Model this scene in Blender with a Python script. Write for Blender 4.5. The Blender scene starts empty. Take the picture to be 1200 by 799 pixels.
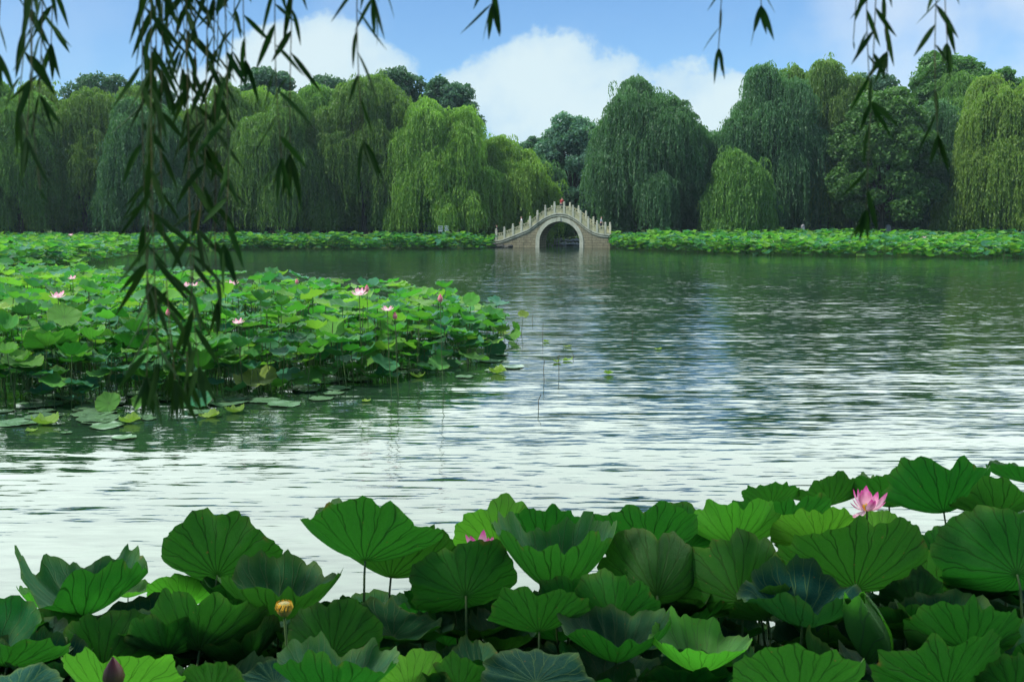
import bpy, math, random
import numpy as np
from mathutils import Vector, Matrix, Euler
random.seed(7); rng = np.random.default_rng(7)
PI = math.pi
S = bpy.context.scene
COL = S.collection

# ------------------------------------------------------------------ camera
F = 1167.0; HOR = 262.0; CAMZ = 2.6
PITCH = math.atan((399.5 - HOR) / F)
cd = bpy.data.cameras.new("camera"); cam = bpy.data.objects.new("camera", cd); COL.objects.link(cam)
cd.sensor_width = 36.0; cd.lens = 36.0 * F / 1200.0
cd.clip_start = 0.05; cd.clip_end = 3000
cam.location = (0, 0, CAMZ); cam.rotation_euler = (PI / 2 - PITCH, 0, 0)
cd.dof.use_dof = True; cd.dof.focus_distance = 14.0; cd.dof.aperture_fstop = 7.0
S.camera = cam
CR = Euler((PI / 2 - PITCH, 0, 0)).to_matrix()
def P(px, py, d):
    """point seen at photo pixel px,py whose distance ahead (world Y) is d"""
    v = CR @ Vector(((px - 600) / F, -(py - 399.5) / F, -1.0))
    v = v * (d / v.y)
    return Vector((v.x, v.y, v.z + CAMZ))
def PW(px, py):
    """point on the water at a photo pixel"""
    v = CR @ Vector(((px - 600) / F, -(py - 399.5) / F, -1.0))
    v = v * (-CAMZ / v.z)
    return Vector((v.x, v.y, 0))

# ------------------------------------------------------------------ helpers
def mk(name, V, Q=None, T=None, mats=(), parent=None, uv=None, attr=None, smooth=True, midx=None, link=True):
    V = np.asarray(V, np.float32).reshape(-1, 3)
    me = bpy.data.meshes.new(name)
    nq = 0 if Q is None else len(Q); nt = 0 if T is None else len(T)
    loops = []
    if nq: loops.append(np.asarray(Q, np.int32).ravel())
    if nt: loops.append(np.asarray(T, np.int32).ravel())
    L = np.concatenate(loops)
    me.vertices.add(len(V)); me.vertices.foreach_set("co", V.ravel())
    me.loops.add(len(L)); me.loops.foreach_set("vertex_index", L)
    st = np.concatenate([np.arange(nq) * 4, nq * 4 + np.arange(nt) * 3]).astype(np.int32)
    me.polygons.add(nq + nt); me.polygons.foreach_set("loop_start", st)
    if midx is not None: me.polygons.foreach_set("material_index", np.asarray(midx, np.int32))
    me.polygons.foreach_set("use_smooth", np.full(nq + nt, bool(smooth)))
    if uv is not None:
        u = me.uv_layers.new(name="UVMap")
        u.data.foreach_set("uv", np.asarray(uv, np.float32)[L].ravel())
    if attr is not None:
        a = me.attributes.new("rnd", 'FLOAT', 'POINT'); a.data.foreach_set("value", np.asarray(attr, np.float32))
    me.update(calc_edges=True)
    for m in mats: me.materials.append(m)
    if not link: return me
    o = bpy.data.objects.new(name, me); COL.objects.link(o)
    if parent is not None: o.parent = parent
    return o
def om(name, me, parent=None):
    o = bpy.data.objects.new(name, me); COL.objects.link(o)
    if parent is not None: o.parent = parent
    return o
def tag(o, label=None, cat=None, group=None, kind=None):
    if label: o["label"] = label
    if cat: o["category"] = cat
    if group: o["group"] = group
    if kind: o["kind"] = kind
    return o
def empty(name, loc=(0, 0, 0), rz=0, **k):
    o = bpy.data.objects.new(name, None); COL.objects.link(o); o.empty_display_size = .1
    o.location = loc; o.rotation_euler = (0, 0, rz)
    return tag(o, **k)
def tube(pts, rad, n=6, cap=True):
    """swept tube -> V,Q"""
    pts = np.asarray(pts, float); m = len(pts)
    rad = np.broadcast_to(np.asarray(rad, float), (m,))
    t = np.gradient(pts, axis=0); t /= np.linalg.norm(t, axis=1)[:, None] + 1e-9
    up = np.where(np.abs(t[:, 2:3]) > .9, np.array([[1., 0, 0]]), np.array([[0, 0, 1.]]))
    up[:] = up[0]
    a = np.cross(t, up); a /= np.linalg.norm(a, axis=1)[:, None] + 1e-9
    b = np.cross(t, a)
    th = np.arange(n) * 2 * PI / n
    V = pts[:, None] + rad[:, None, None] * (a[:, None] * np.cos(th)[None, :, None] + b[:, None] * np.sin(th)[None, :, None])
    V = V.reshape(-1, 3)
    i = np.arange(m - 1)[:, None] * n; j = np.arange(n)[None]
    j2 = (j + 1) % n
    Q = np.stack([i + j, i + j2, i + n + j2, i + n + j], -1).reshape(-1, 4)
    return V, Q
class MB:
    def __init__(s): s.V = []; s.Q = []; s.T = []; s.A = []; s.n = 0
    def add(s, V, Q=None, T=None, a=0.5):
        V = np.asarray(V, float).reshape(-1, 3)
        if Q is not None and len(Q): s.Q.append(np.asarray(Q) + s.n)
        if T is not None and len(T): s.T.append(np.asarray(T) + s.n)
        s.V.append(V); s.A.append(np.full(len(V), a) if np.isscalar(a) else a); s.n += len(V)
    def box(s, x0, x1, y0, y1, z0, z1):
        V = [(x, y, z) for x in (x0, x1) for y in (y0, y1) for z in (z0, z1)]
        s.add(V, [(0, 1, 3, 2), (4, 6, 7, 5), (0, 4, 5, 1), (2, 3, 7, 6), (0, 2, 6, 4), (1, 5, 7, 3)])
    def tube(s, pts, rad, n=6, a=.5):
        V, Q = tube(pts, rad, n); s.add(V, Q, a=a)
    def build(s, name, mats, parent=None, smooth=True, **k):
        Q = np.concatenate(s.Q) if s.Q else None; T = np.concatenate(s.T) if s.T else None
        return mk(name, np.concatenate(s.V), Q, T, mats, parent, smooth=smooth, attr=np.concatenate(s.A), **k)

# ------------------------------------------------------------------ materials
class NT:
    def __init__(s, nt): s.t = nt; s.n = nt.nodes; s.l = nt.links
    def node(s, t, **k):
        n = s.n.new(t)
        for a, b in k.items(): setattr(n, a, b)
        return n
    def put(s, sock, v):
        if isinstance(v, bpy.types.NodeSocket): s.l.new(v, sock)
        elif v is not None:
            if hasattr(sock.default_value, '__len__') and not hasattr(v, '__len__'): v = (v,) * len(sock.default_value)
            if hasattr(v, '__len__') and len(sock.default_value) == 4 and len(v) == 3: v = tuple(v) + (1,)
            sock.default_value = v
    def m(s, op, a, b=None, c=None, clamp=False):
        n = s.node('ShaderNodeMath', operation=op, use_clamp=clamp)
        s.put(n.inputs[0], a); s.put(n.inputs[1], b); s.put(n.inputs[2], c)
        return n.outputs[0]
    def ss(s, v, a, b, lo=0., hi=1.):
        n = s.node('ShaderNodeMapRange', interpolation_type='SMOOTHSTEP')
        s.put(n.inputs[0], v); s.put(n.inputs[1], a); s.put(n.inputs[2], b); s.put(n.inputs[3], lo); s.put(n.inputs[4], hi)
        return n.outputs[0]
    def mix(s, f, a, b, mode='MIX'):
        n = s.node('ShaderNodeMix', data_type='RGBA', blend_type=mode)
        s.put(n.inputs[0], f); s.put(n.inputs[6], a); s.put(n.inputs[7], b)
        return n.outputs[2]
    def noise(s, vec, scale, det=3, rough=.5, out=0):
        n = s.node('ShaderNodeTexNoise')
        if vec is not None: s.put(n.inputs['Vector'], vec)
        n.inputs['Scale'].default_value = scale; n.inputs['Detail'].default_value = det; n.inputs['Roughness'].default_value = rough
        return n.outputs[out]
    def vmul(s, v, k):
        n = s.node('ShaderNodeVectorMath', operation='MULTIPLY'); s.put(n.inputs[0], v); n.inputs[1].default_value = k
        return n.outputs[0]
def newmat(name):
    m = bpy.data.materials.new(name); m.use_nodes = True
    t = NT(m.node_tree); t.n.clear()
    out = t.node('ShaderNodeOutputMaterial')
    return m, t, out
def simple(name, c1, c2=None, scale=4, rough=.8, bump=0., spec=.3, det=5, rnd=0.):
    m, t, out = newmat(name)
    p = t.node('ShaderNodeBsdfPrincipled'); t.l.new(p.outputs[0], out.inputs[0])
    p.inputs['Roughness'].default_value = rough; p.inputs['Specular IOR Level'].default_value = spec
    tc = t.node('ShaderNodeTexCoord').outputs['Object']
    nz = t.noise(tc, scale, det)
    col = t.mix(t.ss(nz, .3, .7), c1, c2 or c1)
    t.put(p.inputs['Base Color'], col)
    if bump:
        b = t.node('ShaderNodeBump'); b.inputs['Distance'].default_value = bump; t.put(b.inputs['Height'], nz); t.l.new(b.outputs[0], p.inputs['Normal'])
    return m
def leafmat(name, cdark, clight, trans=.35, rough=.5, spec=.3):
    """foliage: colour varies from leaf to leaf with the mesh attribute rnd (tops painted lighter) and from tree to tree"""
    m, t, out = newmat(name)
    p = t.node('ShaderNodeBsdfPrincipled')
    a = t.node('ShaderNodeAttribute', attribute_name='rnd').outputs['Fac']
    g = t.node('ShaderNodeObjectInfo').outputs['Random']
    col = t.mix(a, cdark, clight)
    tr = t.node('ShaderNodeBsdfTranslucent')
    h = t.node('ShaderNodeHueSaturation'); t.put(h.inputs['Color'], col)
    t.put(h.inputs['Hue'], t.m('MULTIPLY_ADD', g, .02, .502)); t.put(h.inputs['Value'], t.m('MULTIPLY_ADD', g, .3, .85))
    t.put(p.inputs['Base Color'], h.outputs[0])
    t.put(tr.inputs[0], t.mix(1., h.outputs[0], (1.0, 1.15, .45), 'MULTIPLY'))
    p.inputs['Roughness'].default_value = rough; p.inputs['Specular IOR Level'].default_value = spec
    mx = t.node('ShaderNodeMixShader'); mx.inputs[0].default_value = trans
    t.l.new(p.outputs[0], mx.inputs[1]); t.l.new(tr.outputs[0], mx.inputs[2]); t.l.new(mx.outputs[0], out.inputs[0])
    return m
def lotusmat(name, up, under, tcol, trans=.45, veins=True, vdark=.35, gloss=.58):
    m, t, out = newmat(name)
    p = t.node('ShaderNodeBsdfPrincipled')
    uv = t.node('ShaderNodeUVMap').outputs[0]
    sp = t.node('ShaderNodeSeparateXYZ'); t.l.new(uv, sp.inputs[0]); x, y = sp.outputs[0], sp.outputs[1]
    back = t.node('ShaderNodeNewGeometry').outputs['Backfacing']
    g = t.node('ShaderNodeObjectInfo').outputs['Random']
    a = t.node('ShaderNodeAttribute', attribute_name='rnd').outputs['Fac']
    g = t.m('FRACT', t.m('ADD', g, a))
    col = t.mix(back, up, under)
    tc = t.node('ShaderNodeTexCoord').outputs['Object']
    nz = t.noise(uv, 3.0, 4)
    col = t.mix(t.m('MULTIPLY', t.ss(nz, .45, .75), .28), col, (.07, .15, .03))
    edge = None
    if veins:
        r = t.m('SQRT', t.m('ADD', t.m('MULTIPLY', x, x), t.m('MULTIPLY', y, y)))
        th = t.m('ARCTAN2', y, x)
        wob = t.noise(uv, 2.2, 2)
        N = 20.0
        f = t.m('SUBTRACT', t.m('FRACT', t.m('ADD', t.m('MULTIPLY', th, N / (2 * PI)), t.m('MULTIPLY', wob, 1.1))), .5)
        af = t.m('ABSOLUTE', f)
        fork = t.m('MULTIPLY', t.m('MAXIMUM', t.m('SUBTRACT', r, .52), 0.), .5)
        d1 = t.m('MULTIPLY', t.m('ABSOLUTE', t.m('SUBTRACT', af, fork)), t.m('MULTIPLY', r, 2 * PI / N))
        vm = t.ss(d1, .002, .012, 1., 0.)
        # fine net of side veins
        vo = t.node('ShaderNodeTexVoronoi', feature='DISTANCE_TO_EDGE'); t.put(vo.inputs['Vector'], uv); vo.inputs['Scale'].default_value = 16
        net = t.ss(vo.outputs[0], .0, .09, 1., 0.)
        v2 = t.m('MAXIMUM', vm, t.m('MULTIPLY', net, .22))
        ctr = t.ss(r, .0, .09, 1., 0.)
        v2 = t.m('MAXIMUM', v2, ctr)
        hub = t.ss(r, .84, 1.0, 0., .35)
        colv = t.mix(t.m('MULTIPLY', v2, .7), col, t.mix(back, (.10, .2, .07), (.035, .085, .02)))
        colv = t.mix(hub, colv, (.14, .2, .03))
        wn = t.node('ShaderNodeVectorMath', operation='ADD'); t.l.new(uv, wn.inputs[0]); cg = t.node('ShaderNodeCombineXYZ'); t.put(cg.inputs[0], t.m('MULTIPLY', g, 40.)); t.l.new(cg.outputs[0], wn.inputs[1])
        wear = t.m('MULTIPLY', t.ss(r, .88, 1.0), t.ss(t.noise(wn.outputs[0], 3.2, 4, .6), .60, .74))
        spot = t.m('MULTIPLY', t.ss(t.noise(wn.outputs[0], 14, 2, .5), .70, .76), .7)
        wear = t.m('MAXIMUM', wear, spot)
        colv = t.mix(wear, colv, (.16, .11, .035))
        tcv = t.mix(wear, t.mix(v2, tcol, tuple(c * vdark for c in tcol)), (.12, .09, .02))
        bp = t.node('ShaderNodeBump'); bp.inputs['Strength'].default_value = .6; bp.inputs['Distance'].default_value = .006
        t.put(bp.inputs['Height'], t.m('ADD', v2, t.m('MULTIPLY', t.noise(uv, 9, 3), .8)))
        t.l.new(bp.outputs[0], p.inputs['Normal'])
    else:
        colv = col; tcv = tcol
    def hsv(c):
        h = t.node('ShaderNodeHueSaturation'); t.put(h.inputs['Color'], c)
        t.put(h.inputs['Hue'], t.m('MULTIPLY_ADD', g, -.02, .512)); t.put(h.inputs['Value'], t.m('MULTIPLY_ADD', t.m('FRACT', t.m('MULTIPLY', g, 7.3)), .4, .8))
        return h.outputs[0]
    t.put(p.inputs['Base Color'], hsv(colv))
    t.put(p.inputs['Roughness'], gloss); p.inputs['Specular IOR Level'].default_value = .14
    
    tr = t.node('ShaderNodeBsdfTranslucent'); t.put(tr.inputs[0], hsv(tcv))
    mx = t.node('ShaderNodeMixShader'); mx.inputs[0].default_value = trans
    t.l.new(p.outputs[0], mx.inputs[1]); t.l.new(tr.outputs[0], mx.inputs[2]); t.l.new(mx.outputs[0], out.inputs[0])
    return m
M = {}
M['lotus'] = lotusmat('lotus_leaf_green', (.014, .085, .036), (.018, .075, .016), (.022, .135, .010), .40, vdark=.3)
M['lotus_bright'] = lotusmat('lotus_leaf_young_green', (.08, .22, .045), (.07, .19, .03), (.09, .34, .02), .45, vdark=.5)
M['lotus_yellow'] = lotusmat('lotus_leaf_yellowing', (.24, .30, .04), (.26, .30, .04), (.35, .5, .04), .4, vdark=.6)
M['lotus_blue'] = lotusmat('lotus_leaf_waxy_blue', (.010, .062, .046), (.016, .07, .022), (.018, .11, .016), .25, gloss=.75)
M['lotus_blue'].node_tree.nodes['Principled BSDF'].inputs['Specular IOR Level'].default_value = .05
M['bed'] = lotusmat('lotus_bed_leaf', (.05, .17, .06), (.05, .15, .03), (.10, .40, .03), .35, veins=False)
M['bed_teal'] = lotusmat('lotus_bed_leaf_teal', (.045, .17, .095), (.05, .14, .05), (.07, .3, .05), .3, veins=False)
M['bed_bright'] = lotusmat('lotus_bed_leaf_bright', (.12, .27, .05), (.12, .25, .03), (.2, .5, .04), .35, veins=False)
M['mid'] = lotusmat('mid_leaf', (.042, .19, .04), (.028, .10, .018), (.05, .26, .02), .24, vdark=.5)  # lit top face and shaded underside are put into the two colours
M['mid_bright'] = lotusmat('mid_leaf_bright', (.11, .30, .055), (.07, .19, .03), (.10, .36, .03), .30, vdark=.5)  # here too the underside is painted darker, as if in shade
M['mid_yellow'] = lotusmat('mid_leaf_yellowing', (.17, .27, .04), (.17, .25, .04), (.22, .38, .04), .3, vdark=.6)
M['mid_blue'] = lotusmat('mid_leaf_waxy', (.03, .15, .07), (.035, .11, .045), (.04, .2, .03), .2, gloss=.4)
for k_ in ('mid', 'mid_bright', 'mid_blue', 'bed', 'bed_teal', 'bed_bright'): M[k_].node_tree.nodes['Principled BSDF'].inputs['Specular IOR Level'].default_value = .08
M['pad'] = lotusmat('floating_pad', (.09, .17, .09), (.12, .14, .04), (.05, .1, .02), .05, veins=False, gloss=.18)
M['stalk'] = simple('lotus_stalk', (.05, .10, .03), (.09, .14, .04), 20, .6)
M['dry'] = simple('dry_stalk', (.05, .04, .02), (.09, .07, .03), 20, .8)
M['willow'] = leafmat('willow_foliage', (.07, .155, .035), (.19, .31, .055), .44)
M['willow_light'] = leafmat('willow_foliage_light', (.11, .21, .035), (.25, .37, .06), .45)
M['willow_dark'] = leafmat('willow_foliage_deep', (.05, .125, .05), (.11, .23, .085), .4)
M['broad'] = leafmat('broadleaf_foliage', (.05, .13, .03), (.12, .26, .05), .38)
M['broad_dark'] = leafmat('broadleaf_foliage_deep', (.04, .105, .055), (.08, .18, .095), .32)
M['broad_far'] = leafmat('broadleaf_foliage_bluish', (.06, .15, .09), (.12, .26, .15), .35)
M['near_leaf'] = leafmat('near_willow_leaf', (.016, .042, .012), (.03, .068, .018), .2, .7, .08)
M['bark'] = simple('bark', (.025, .022, .017), (.06, .052, .04), 6, .95, .03)
M['twig'] = simple('willow_twig', (.09, .10, .04), (.12, .09, .04), 12, .7)
M['grass'] = simple('grass_ground', (.04, .09, .02), (.09, .16, .035), 1.5, .95)
M['rock'] = simple('bank_rock', (.24, .24, .24), (.48, .48, .46), 2.5, .9, .05)
M['mud'] = simple('mud', (.05, .05, .045), (.12, .12, .10), .6, .9)

# stone of the bridge
def stone(name, c1, c2, brick=False):
    m, t, out = newmat(name)
    p = t.node('ShaderNodeBsdfPrincipled'); t.l.new(p.outputs[0], out.inputs[0])
    p.inputs['Roughness'].default_value = .85; p.inputs['Specular IOR Level'].default_value = .2
    tc = t.node('ShaderNodeTexCoord').outputs['Object']
    nz = t.noise(tc, 1.3, 6, .65); nf = t.noise(tc, 9, 4)
    base = t.mix(t.ss(nz, .3, .7), c1, c2)
    if brick:
        s = t.node('ShaderNodeSeparateXYZ'); t.l.new(tc, s.inputs[0])
        c = t.node('ShaderNodeCombineXYZ'); t.l.new(s.outputs[0], c.inputs[0]); t.l.new(s.outputs[2], c.inputs[1])
        b = t.node('ShaderNodeTexBrick'); t.l.new(c.outputs[0], b.inputs[0])
        b.inputs['Scale'].default_value = 1.0; b.inputs['Mortar Size'].default_value = .018
        b.inputs['Brick Width'].default_value = .8; b.inputs['Row Height'].default_value = .27
        t.put(b.inputs['Color1'], base); t.put(b.inputs['Color2'], t.mix(.5, base, (.27, .235, .135))); b.inputs['Mortar'].default_value = (.09, .08, .065, 1)
        base = b.outputs[0]
    # weathering stains
    st = t.noise(t.vmul(tc, (1.5, 1.5, .35)), 1.6, 5, .6)
    base = t.mix(t.m('MULTIPLY', t.ss(st, .5, .72), .55), base, (.08, .09, .055))
    base = t.mix(t.m('MULTIPLY', t.ss(nf, .55, .7), .3), base, (.15, .14, .10))
    t.put(p.inputs['Base Color'], base)
    b2 = t.node('ShaderNodeBump'); b2.inputs['Distance'].default_value = .03; t.put(b2.inputs['Height'], nf); t.l.new(b2.outputs[0], p.inputs['Normal'])
    return m
M['masonry'] = stone('bridge_masonry', (.20, .185, .11), (.33, .30, .18), True)
M['stone'] = stone('bridge_carved_stone', (.31, .31, .17), (.48, .47, .28))
M['stone_ring'] = stone('bridge_arch_stone', (.38, .40, .29), (.52, .53, .40))

def plain(name, c, rough=.7, rnd=None):
    return simple(name, c, tuple(min(1, k * 1.15) for k in c), 8, rough)
M['skin'] = plain('skin', (.45, .27, .19)); M['hair'] = plain('dark_hair', (.015, .012, .01))
M['red'] = plain('red_cloth', (.22, .02, .02)); M['white_cloth'] = plain('white_cloth', (.7, .72, .74)); M['dark_cloth'] = plain('dark_cloth', (.03, .035, .05))
M['grey_cloth'] = plain('grey_cloth', (.25, .28, .33))
M['board'] = plain('white_board', (.6, .64, .62)); M['board_dark'] = plain('board_line', (.06, .09, .09)); M['grey_stone'] = simple('grey_stone', (.2, .2, .2), (.35, .35, .34), 5, .9)

# petals: pink at the tip, white at the base, by UV y
def petalmat(name, tip, base):
    m, t, out = newmat(name)
    p = t.node('ShaderNodeBsdfPrincipled')
    uv = t.node('ShaderNodeUVMap').outputs[0]; s = t.node('ShaderNodeSeparateXYZ'); t.l.new(uv, s.inputs[0])
    stri = t.noise(t.vmul(uv, (30, 1.5, 1)), 1, 3)
    f = t.ss(t.m('ADD', s.outputs[1], t.m('MULTIPLY', t.m('SUBTRACT', stri, .5), .5)), .2, 1.0)
    c = t.mix(f, base, tip)
    t.put(p.inputs['Base Color'], c); p.inputs['Roughness'].default_value = .5
    tr = t.node('ShaderNodeBsdfTranslucent'); t.put(tr.inputs[0], c)
    mx = t.node('ShaderNodeMixShader'); mx.inputs[0].default_value = .45
    t.l.new(p.outputs[0], mx.inputs[1]); t.l.new(tr.outputs[0], mx.inputs[2]); t.l.new(mx.outputs[0], out.inputs[0])
    return m
M['petal'] = petalmat('pink_petal', (.62, .04, .30), (.92, .62, .74))
M['petal_pale'] = petalmat('pale_petal', (.82, .30, .45), (.92, .78, .80))
M['bud_red'] = petalmat('red_bud_petal', (.22, .03, .06), (.12, .10, .04))
M['bud_pink'] = petalmat('pink_bud_petal', (.75, .12, .25), (.80, .45, .45))
M['yellow'] = plain('stamen_yellow', (.75, .42, .04)); M['pod'] = simple('seed_pod', (.16, .19, .05), (.36, .22, .05), 60, .6)

# ------------------------------------------------------------------ water
m, t, out = newmat('lake_water')
p = t.node('ShaderNodeBsdfPrincipled'); t.l.new(p.outputs[0], out.inputs[0])
p.inputs['Base Color'].default_value = (.012, .030, .016, 1); p.inputs['Specular Tint'].default_value = (.96, 1.0, .93, 1); p.inputs['Roughness'].default_value = .04; p.inputs['IOR'].default_value = 1.5
geo = t.node('ShaderNodeNewGeometry').outputs['Position']
def rip(k, sc, det, rough):
    s = t.node('ShaderNodeSeparateColor'); t.put(s.inputs[0], t.noise(t.vmul(geo, k), sc, det, rough, 1)); return s.outputs
n0 = rip((.16, 1.05, 1), 1.0, 3, .6); n1 = rip((.5, 5.0, 1), 1.0, 3, .6); n2 = rip((2.0, 15., 1), 1.1, 3, .55); n3 = rip((.07, .16, 1), 1.0, 2, .5)
# wind: some patches of the lake are calmer than others
wind = t.ss(n3[2], .34, .62, .8, 1.12)
def peaky(o, a, b):
    c = t.m('SUBTRACT', o, .5); return t.m('ADD', t.m('MULTIPLY', c, a), t.m('MULTIPLY', t.m('MULTIPLY', t.m('MULTIPLY', c, c), c), b))
# facets turned to a low viewer show most: mean slope slightly negative
sy = t.m('ADD', t.m('ADD', -.017, peaky(n0[0], .12, 2.)), t.m('ADD', peaky(n1[0], .13, 7.), peaky(n2[0], .21, 8.)))
sx = t.m('ADD', peaky(n1[1], .10, .5), peaky(n2[1], .10, .5))
cx = t.node('ShaderNodeCombineXYZ'); t.put(cx.inputs[0], t.m('MULTIPLY', sx, wind)); t.put(cx.inputs[1], t.m('MULTIPLY', sy, wind)); cx.inputs[2].default_value = 1
nn = t.node('ShaderNodeVectorMath', operation='NORMALIZE'); t.l.new(cx.outputs[0], nn.inputs[0]); t.l.new(nn.outputs[0], p.inputs['Normal'])
M['water'] = m
mk('water', [(-400, -60, 0), (400, -60, 0), (400, 200, 0), (-400, 200, 0)], [(0, 1, 2, 3)], mats=[m]).__setitem__('kind', 'structure')

# ------------------------------------------------------------------ ground: lake bed, banks, and the park beyond, one sheet
def smooth(a, b, v): 
    q = np.clip((v - a) / (b - a), 0, 1); return q * q * (3 - 2 * q)
def ground_z(x, y):
    far = 109 + 1.2 * np.sin(x * .11) + .7 * np.sin(x * .31 + 1)
    inlet = smooth(15.5, 12.5, x) * smooth(-4.0, -1.5, x) * 11.0
    far = far + inlet
    z = -1.2 + smooth(-1.5, 1.8, y - far) * 1.9
    z = z + smooth(0, 60, y - far) * 1.6
    near = smooth(1.6, -.2, y) * 2.1
    left = smooth(-95, -105, x) * 2.0; right = smooth(95, 105, x) * 2.0
    return np.maximum.reduce([z, -1.2 + near, -1.2 + left, -1.2 + right])
ys = np.concatenate([[-2500, -800, -200, -60, -20, -8, -3], np.linspace(-1.5, 3, 12), np.linspace(5, 100, 20), np.linspace(102, 135, 60), np.linspace(140, 200, 14), [260, 400, 900, 2500]])
xs = np.concatenate([[-2500, -800, -300, -150], np.linspace(-110, -40, 36), np.linspace(-39, 45, 85), np.linspace(47, 110, 32), [150, 300, 800, 2500]])
X, Y = np.meshgrid(xs, ys); Z = ground_z(X, Y) + .06 * np.sin(X * 1.3) * np.sin(Y * 1.1)
nx, ny = len(xs), len(ys); i = np.arange(ny - 1)[:, None] * nx; j = np.arange(nx - 1)[None]
Q = np.stack([i + j, i + j + 1, i + j + nx + 1, i + j + nx], -1).reshape(-1, 4)
tag(mk('ground', np.stack([X, Y, Z], -1), Q, mats=[M['grass']]), kind='structure')

# ------------------------------------------------------------------ far trees
def strands(anchors, rads, nper, lmin, lmax, bottom, step=.24, lw=.065, ll=.34, out=1.0):
    """hanging willow twigs: returns leaf quads V,Q,attr"""
    A = np.repeat(anchors, nper, 0); R = np.repeat(rads, nper); n = len(A)
    th = rng.uniform(0, 2 * PI, n); ph = np.arccos(rng.uniform(.05, 1, n))
    d = np.stack([np.sin(ph) * np.cos(th), np.sin(ph) * np.sin(th), np.cos(ph) * .75], -1)
    p0 = A + d * R[:, None]
    L = rng.uniform(lmin, lmax, n) * np.repeat(rng.uniform(.45, 1.25, len(anchors)), nper) * (1 + .25 * rng.standard_normal(n)).clip(.4, 1.6)
    L = np.minimum(L, np.maximum(p0[:, 2] - bottom - rng.uniform(0, .8, n), .5))
    k = int(lmax * 1.4 / step) + 1
    tt = np.arange(k) * step
    tt = tt[None] + rng.uniform(0, step, (n, 1))
    ok = tt < L[:, None]
    horiz = d.copy(); horiz[:, 2] = 0
    arc = (1 - np.exp(-tt / .7)) * .55 * out
    sway = rng.normal(0, .05, (n, 2))
    Pp = p0[:, None] + horiz[:, None] * arc[..., None]
    Pp[..., 2] += .12 * np.sin(np.minimum(tt, 1.0) * PI) - tt
    Pp[..., 0] += sway[:, 0:1] * tt + .04 * np.sin(tt * 2.2 + th[:, None]); Pp[..., 1] += sway[:, 1:2] * tt
    C = Pp[ok]; m = len(C)
    tone = np.repeat((rng.uniform(0, .4, n) + np.repeat(rng.uniform(0, .3, len(anchors)), nper))[:, None], k, 1)[ok] + rng.uniform(0, .3, m) + .15 * (1 - tt / (L[:, None] + .1))[ok]  # random tone, plus lit twig tops painted in as a lighter tone
    ang = rng.uniform(0, 2 * PI, m); tl = rng.uniform(.1, .55, m)
    dn = np.stack([np.sin(tl) * np.cos(ang), np.sin(tl) * np.sin(ang), -np.cos(tl)], -1)
    an2 = rng.uniform(0, 2 * PI, m)
    rv = np.stack([np.cos(an2), np.sin(an2), np.zeros(m)], -1)
    sd = np.cross(dn, rv); sd /= np.linalg.norm(sd, axis=1)[:, None] + 1e-6
    w = lw * rng.uniform(.7, 1.3, m)[:, None]; l = ll * rng.uniform(.7, 1.3, m)[:, None]
    V = np.stack([C, C + dn * l * .5 + sd * w, C + dn * l, C + dn * l * .5 - sd * w], 1)
    return V.reshape(-1, 3), np.arange(m * 4).reshape(-1, 4), np.repeat(tone.clip(0, 1), 4)
def blobs(cent, rad, nper, size):
    n = len(cent) * nper
    C = np.repeat(cent, nper, 0); R = np.repeat(rad, nper, 0)
    d = rng.standard_normal((n, 3)); d /= np.linalg.norm(d, axis=1)[:, None]
    r = rng.uniform(.35, 1, n) ** .45
    lump = 1 + .18 * np.sin(d[:, 0] * 5 + C[:, 0] * 3) * np.sin(d[:, 2] * 6 + C[:, 1] * 2) + .1 * rng.standard_normal(n)
    p = C + d * (R * (r * lump)[:, None])
    u = rng.standard_normal((n, 3)) + d * .7; u /= np.linalg.norm(u, axis=1)[:, None]
    a = np.cross(u, rng.standard_normal((n, 3))); a /= np.linalg.norm(a, axis=1)[:, None]
    b = np.cross(u, a); s = (size * rng.uniform(.6, 1.4, n))[:, None]
    V = np.stack([p - a * s, p - b * s * .6, p + a * s, p + b * s * .6], 1)
    tone = (rng.uniform(0, .8, n) + .2 * (d[:, 2] > .3)).clip(0, 1)  # upper side of each clump painted lighter, as if lit from above
    return V.reshape(-1, 3), np.arange(n * 4).reshape(-1, 4), np.repeat(tone, 4)
def limbs(mb, base, h0, anchors, r0):
    """trunk and branching limbs reaching to the clump centres"""
    x, y, z = base
    top = np.array([x + rng.normal(0, .3), y, z + h0])
    pts = [np.array([x, y, z - .5]), np.array([x, y, z]) + [rng.normal(0, .1), 0, .6], (np.array([x, y, z]) + top) / 2 + rng.normal(0, .15, 3), top]
    mb.tube(pts, [r0 * 1.5, r0 * 1.1, r0 * .9, r0 * .75], 8)
    idx = rng.permutation(len(anchors))[:22]
    for k in idx:
        a = anchors[k]
        m1 = top + (a - top) * .35 + [0, 0, .12 * np.linalg.norm(a - top)]
        m2 = top + (a - top) * .72 + [0, 0, .10 * np.linalg.norm(a - top)] + rng.normal(0, .2, 3)
        s = r0 * .42
        mb.tube([pts[2] * .3 + top * .7, m1, m2, a], [s, s * .7, s * .4, s * .12], 5)
def crown_anchors(cx, cy, z0, z1, r, n, top_r=.55):
    """clump centres: an outer egg of the given radius between z0 and z1"""
    out = []
    for k in range(n):
        f = ((k + .5) / n) ** .85
        zz = z0 + (z1 - z0) * f
        prof = math.sqrt(max(0.02, 1 - ((f - .30) / .74) ** 2)) if f > .3 else .9 + .1 * f / .3
        a = k * 2.39996 + rng.uniform(-.4, .4); rr = r * prof * rng.uniform(.72, 1.06)
        out.append((cx + rr * math.cos(a), cy + rr * .8 * math.sin(a), zz + rng.uniform(-.5, .5)))
    return np.array(out)
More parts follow.
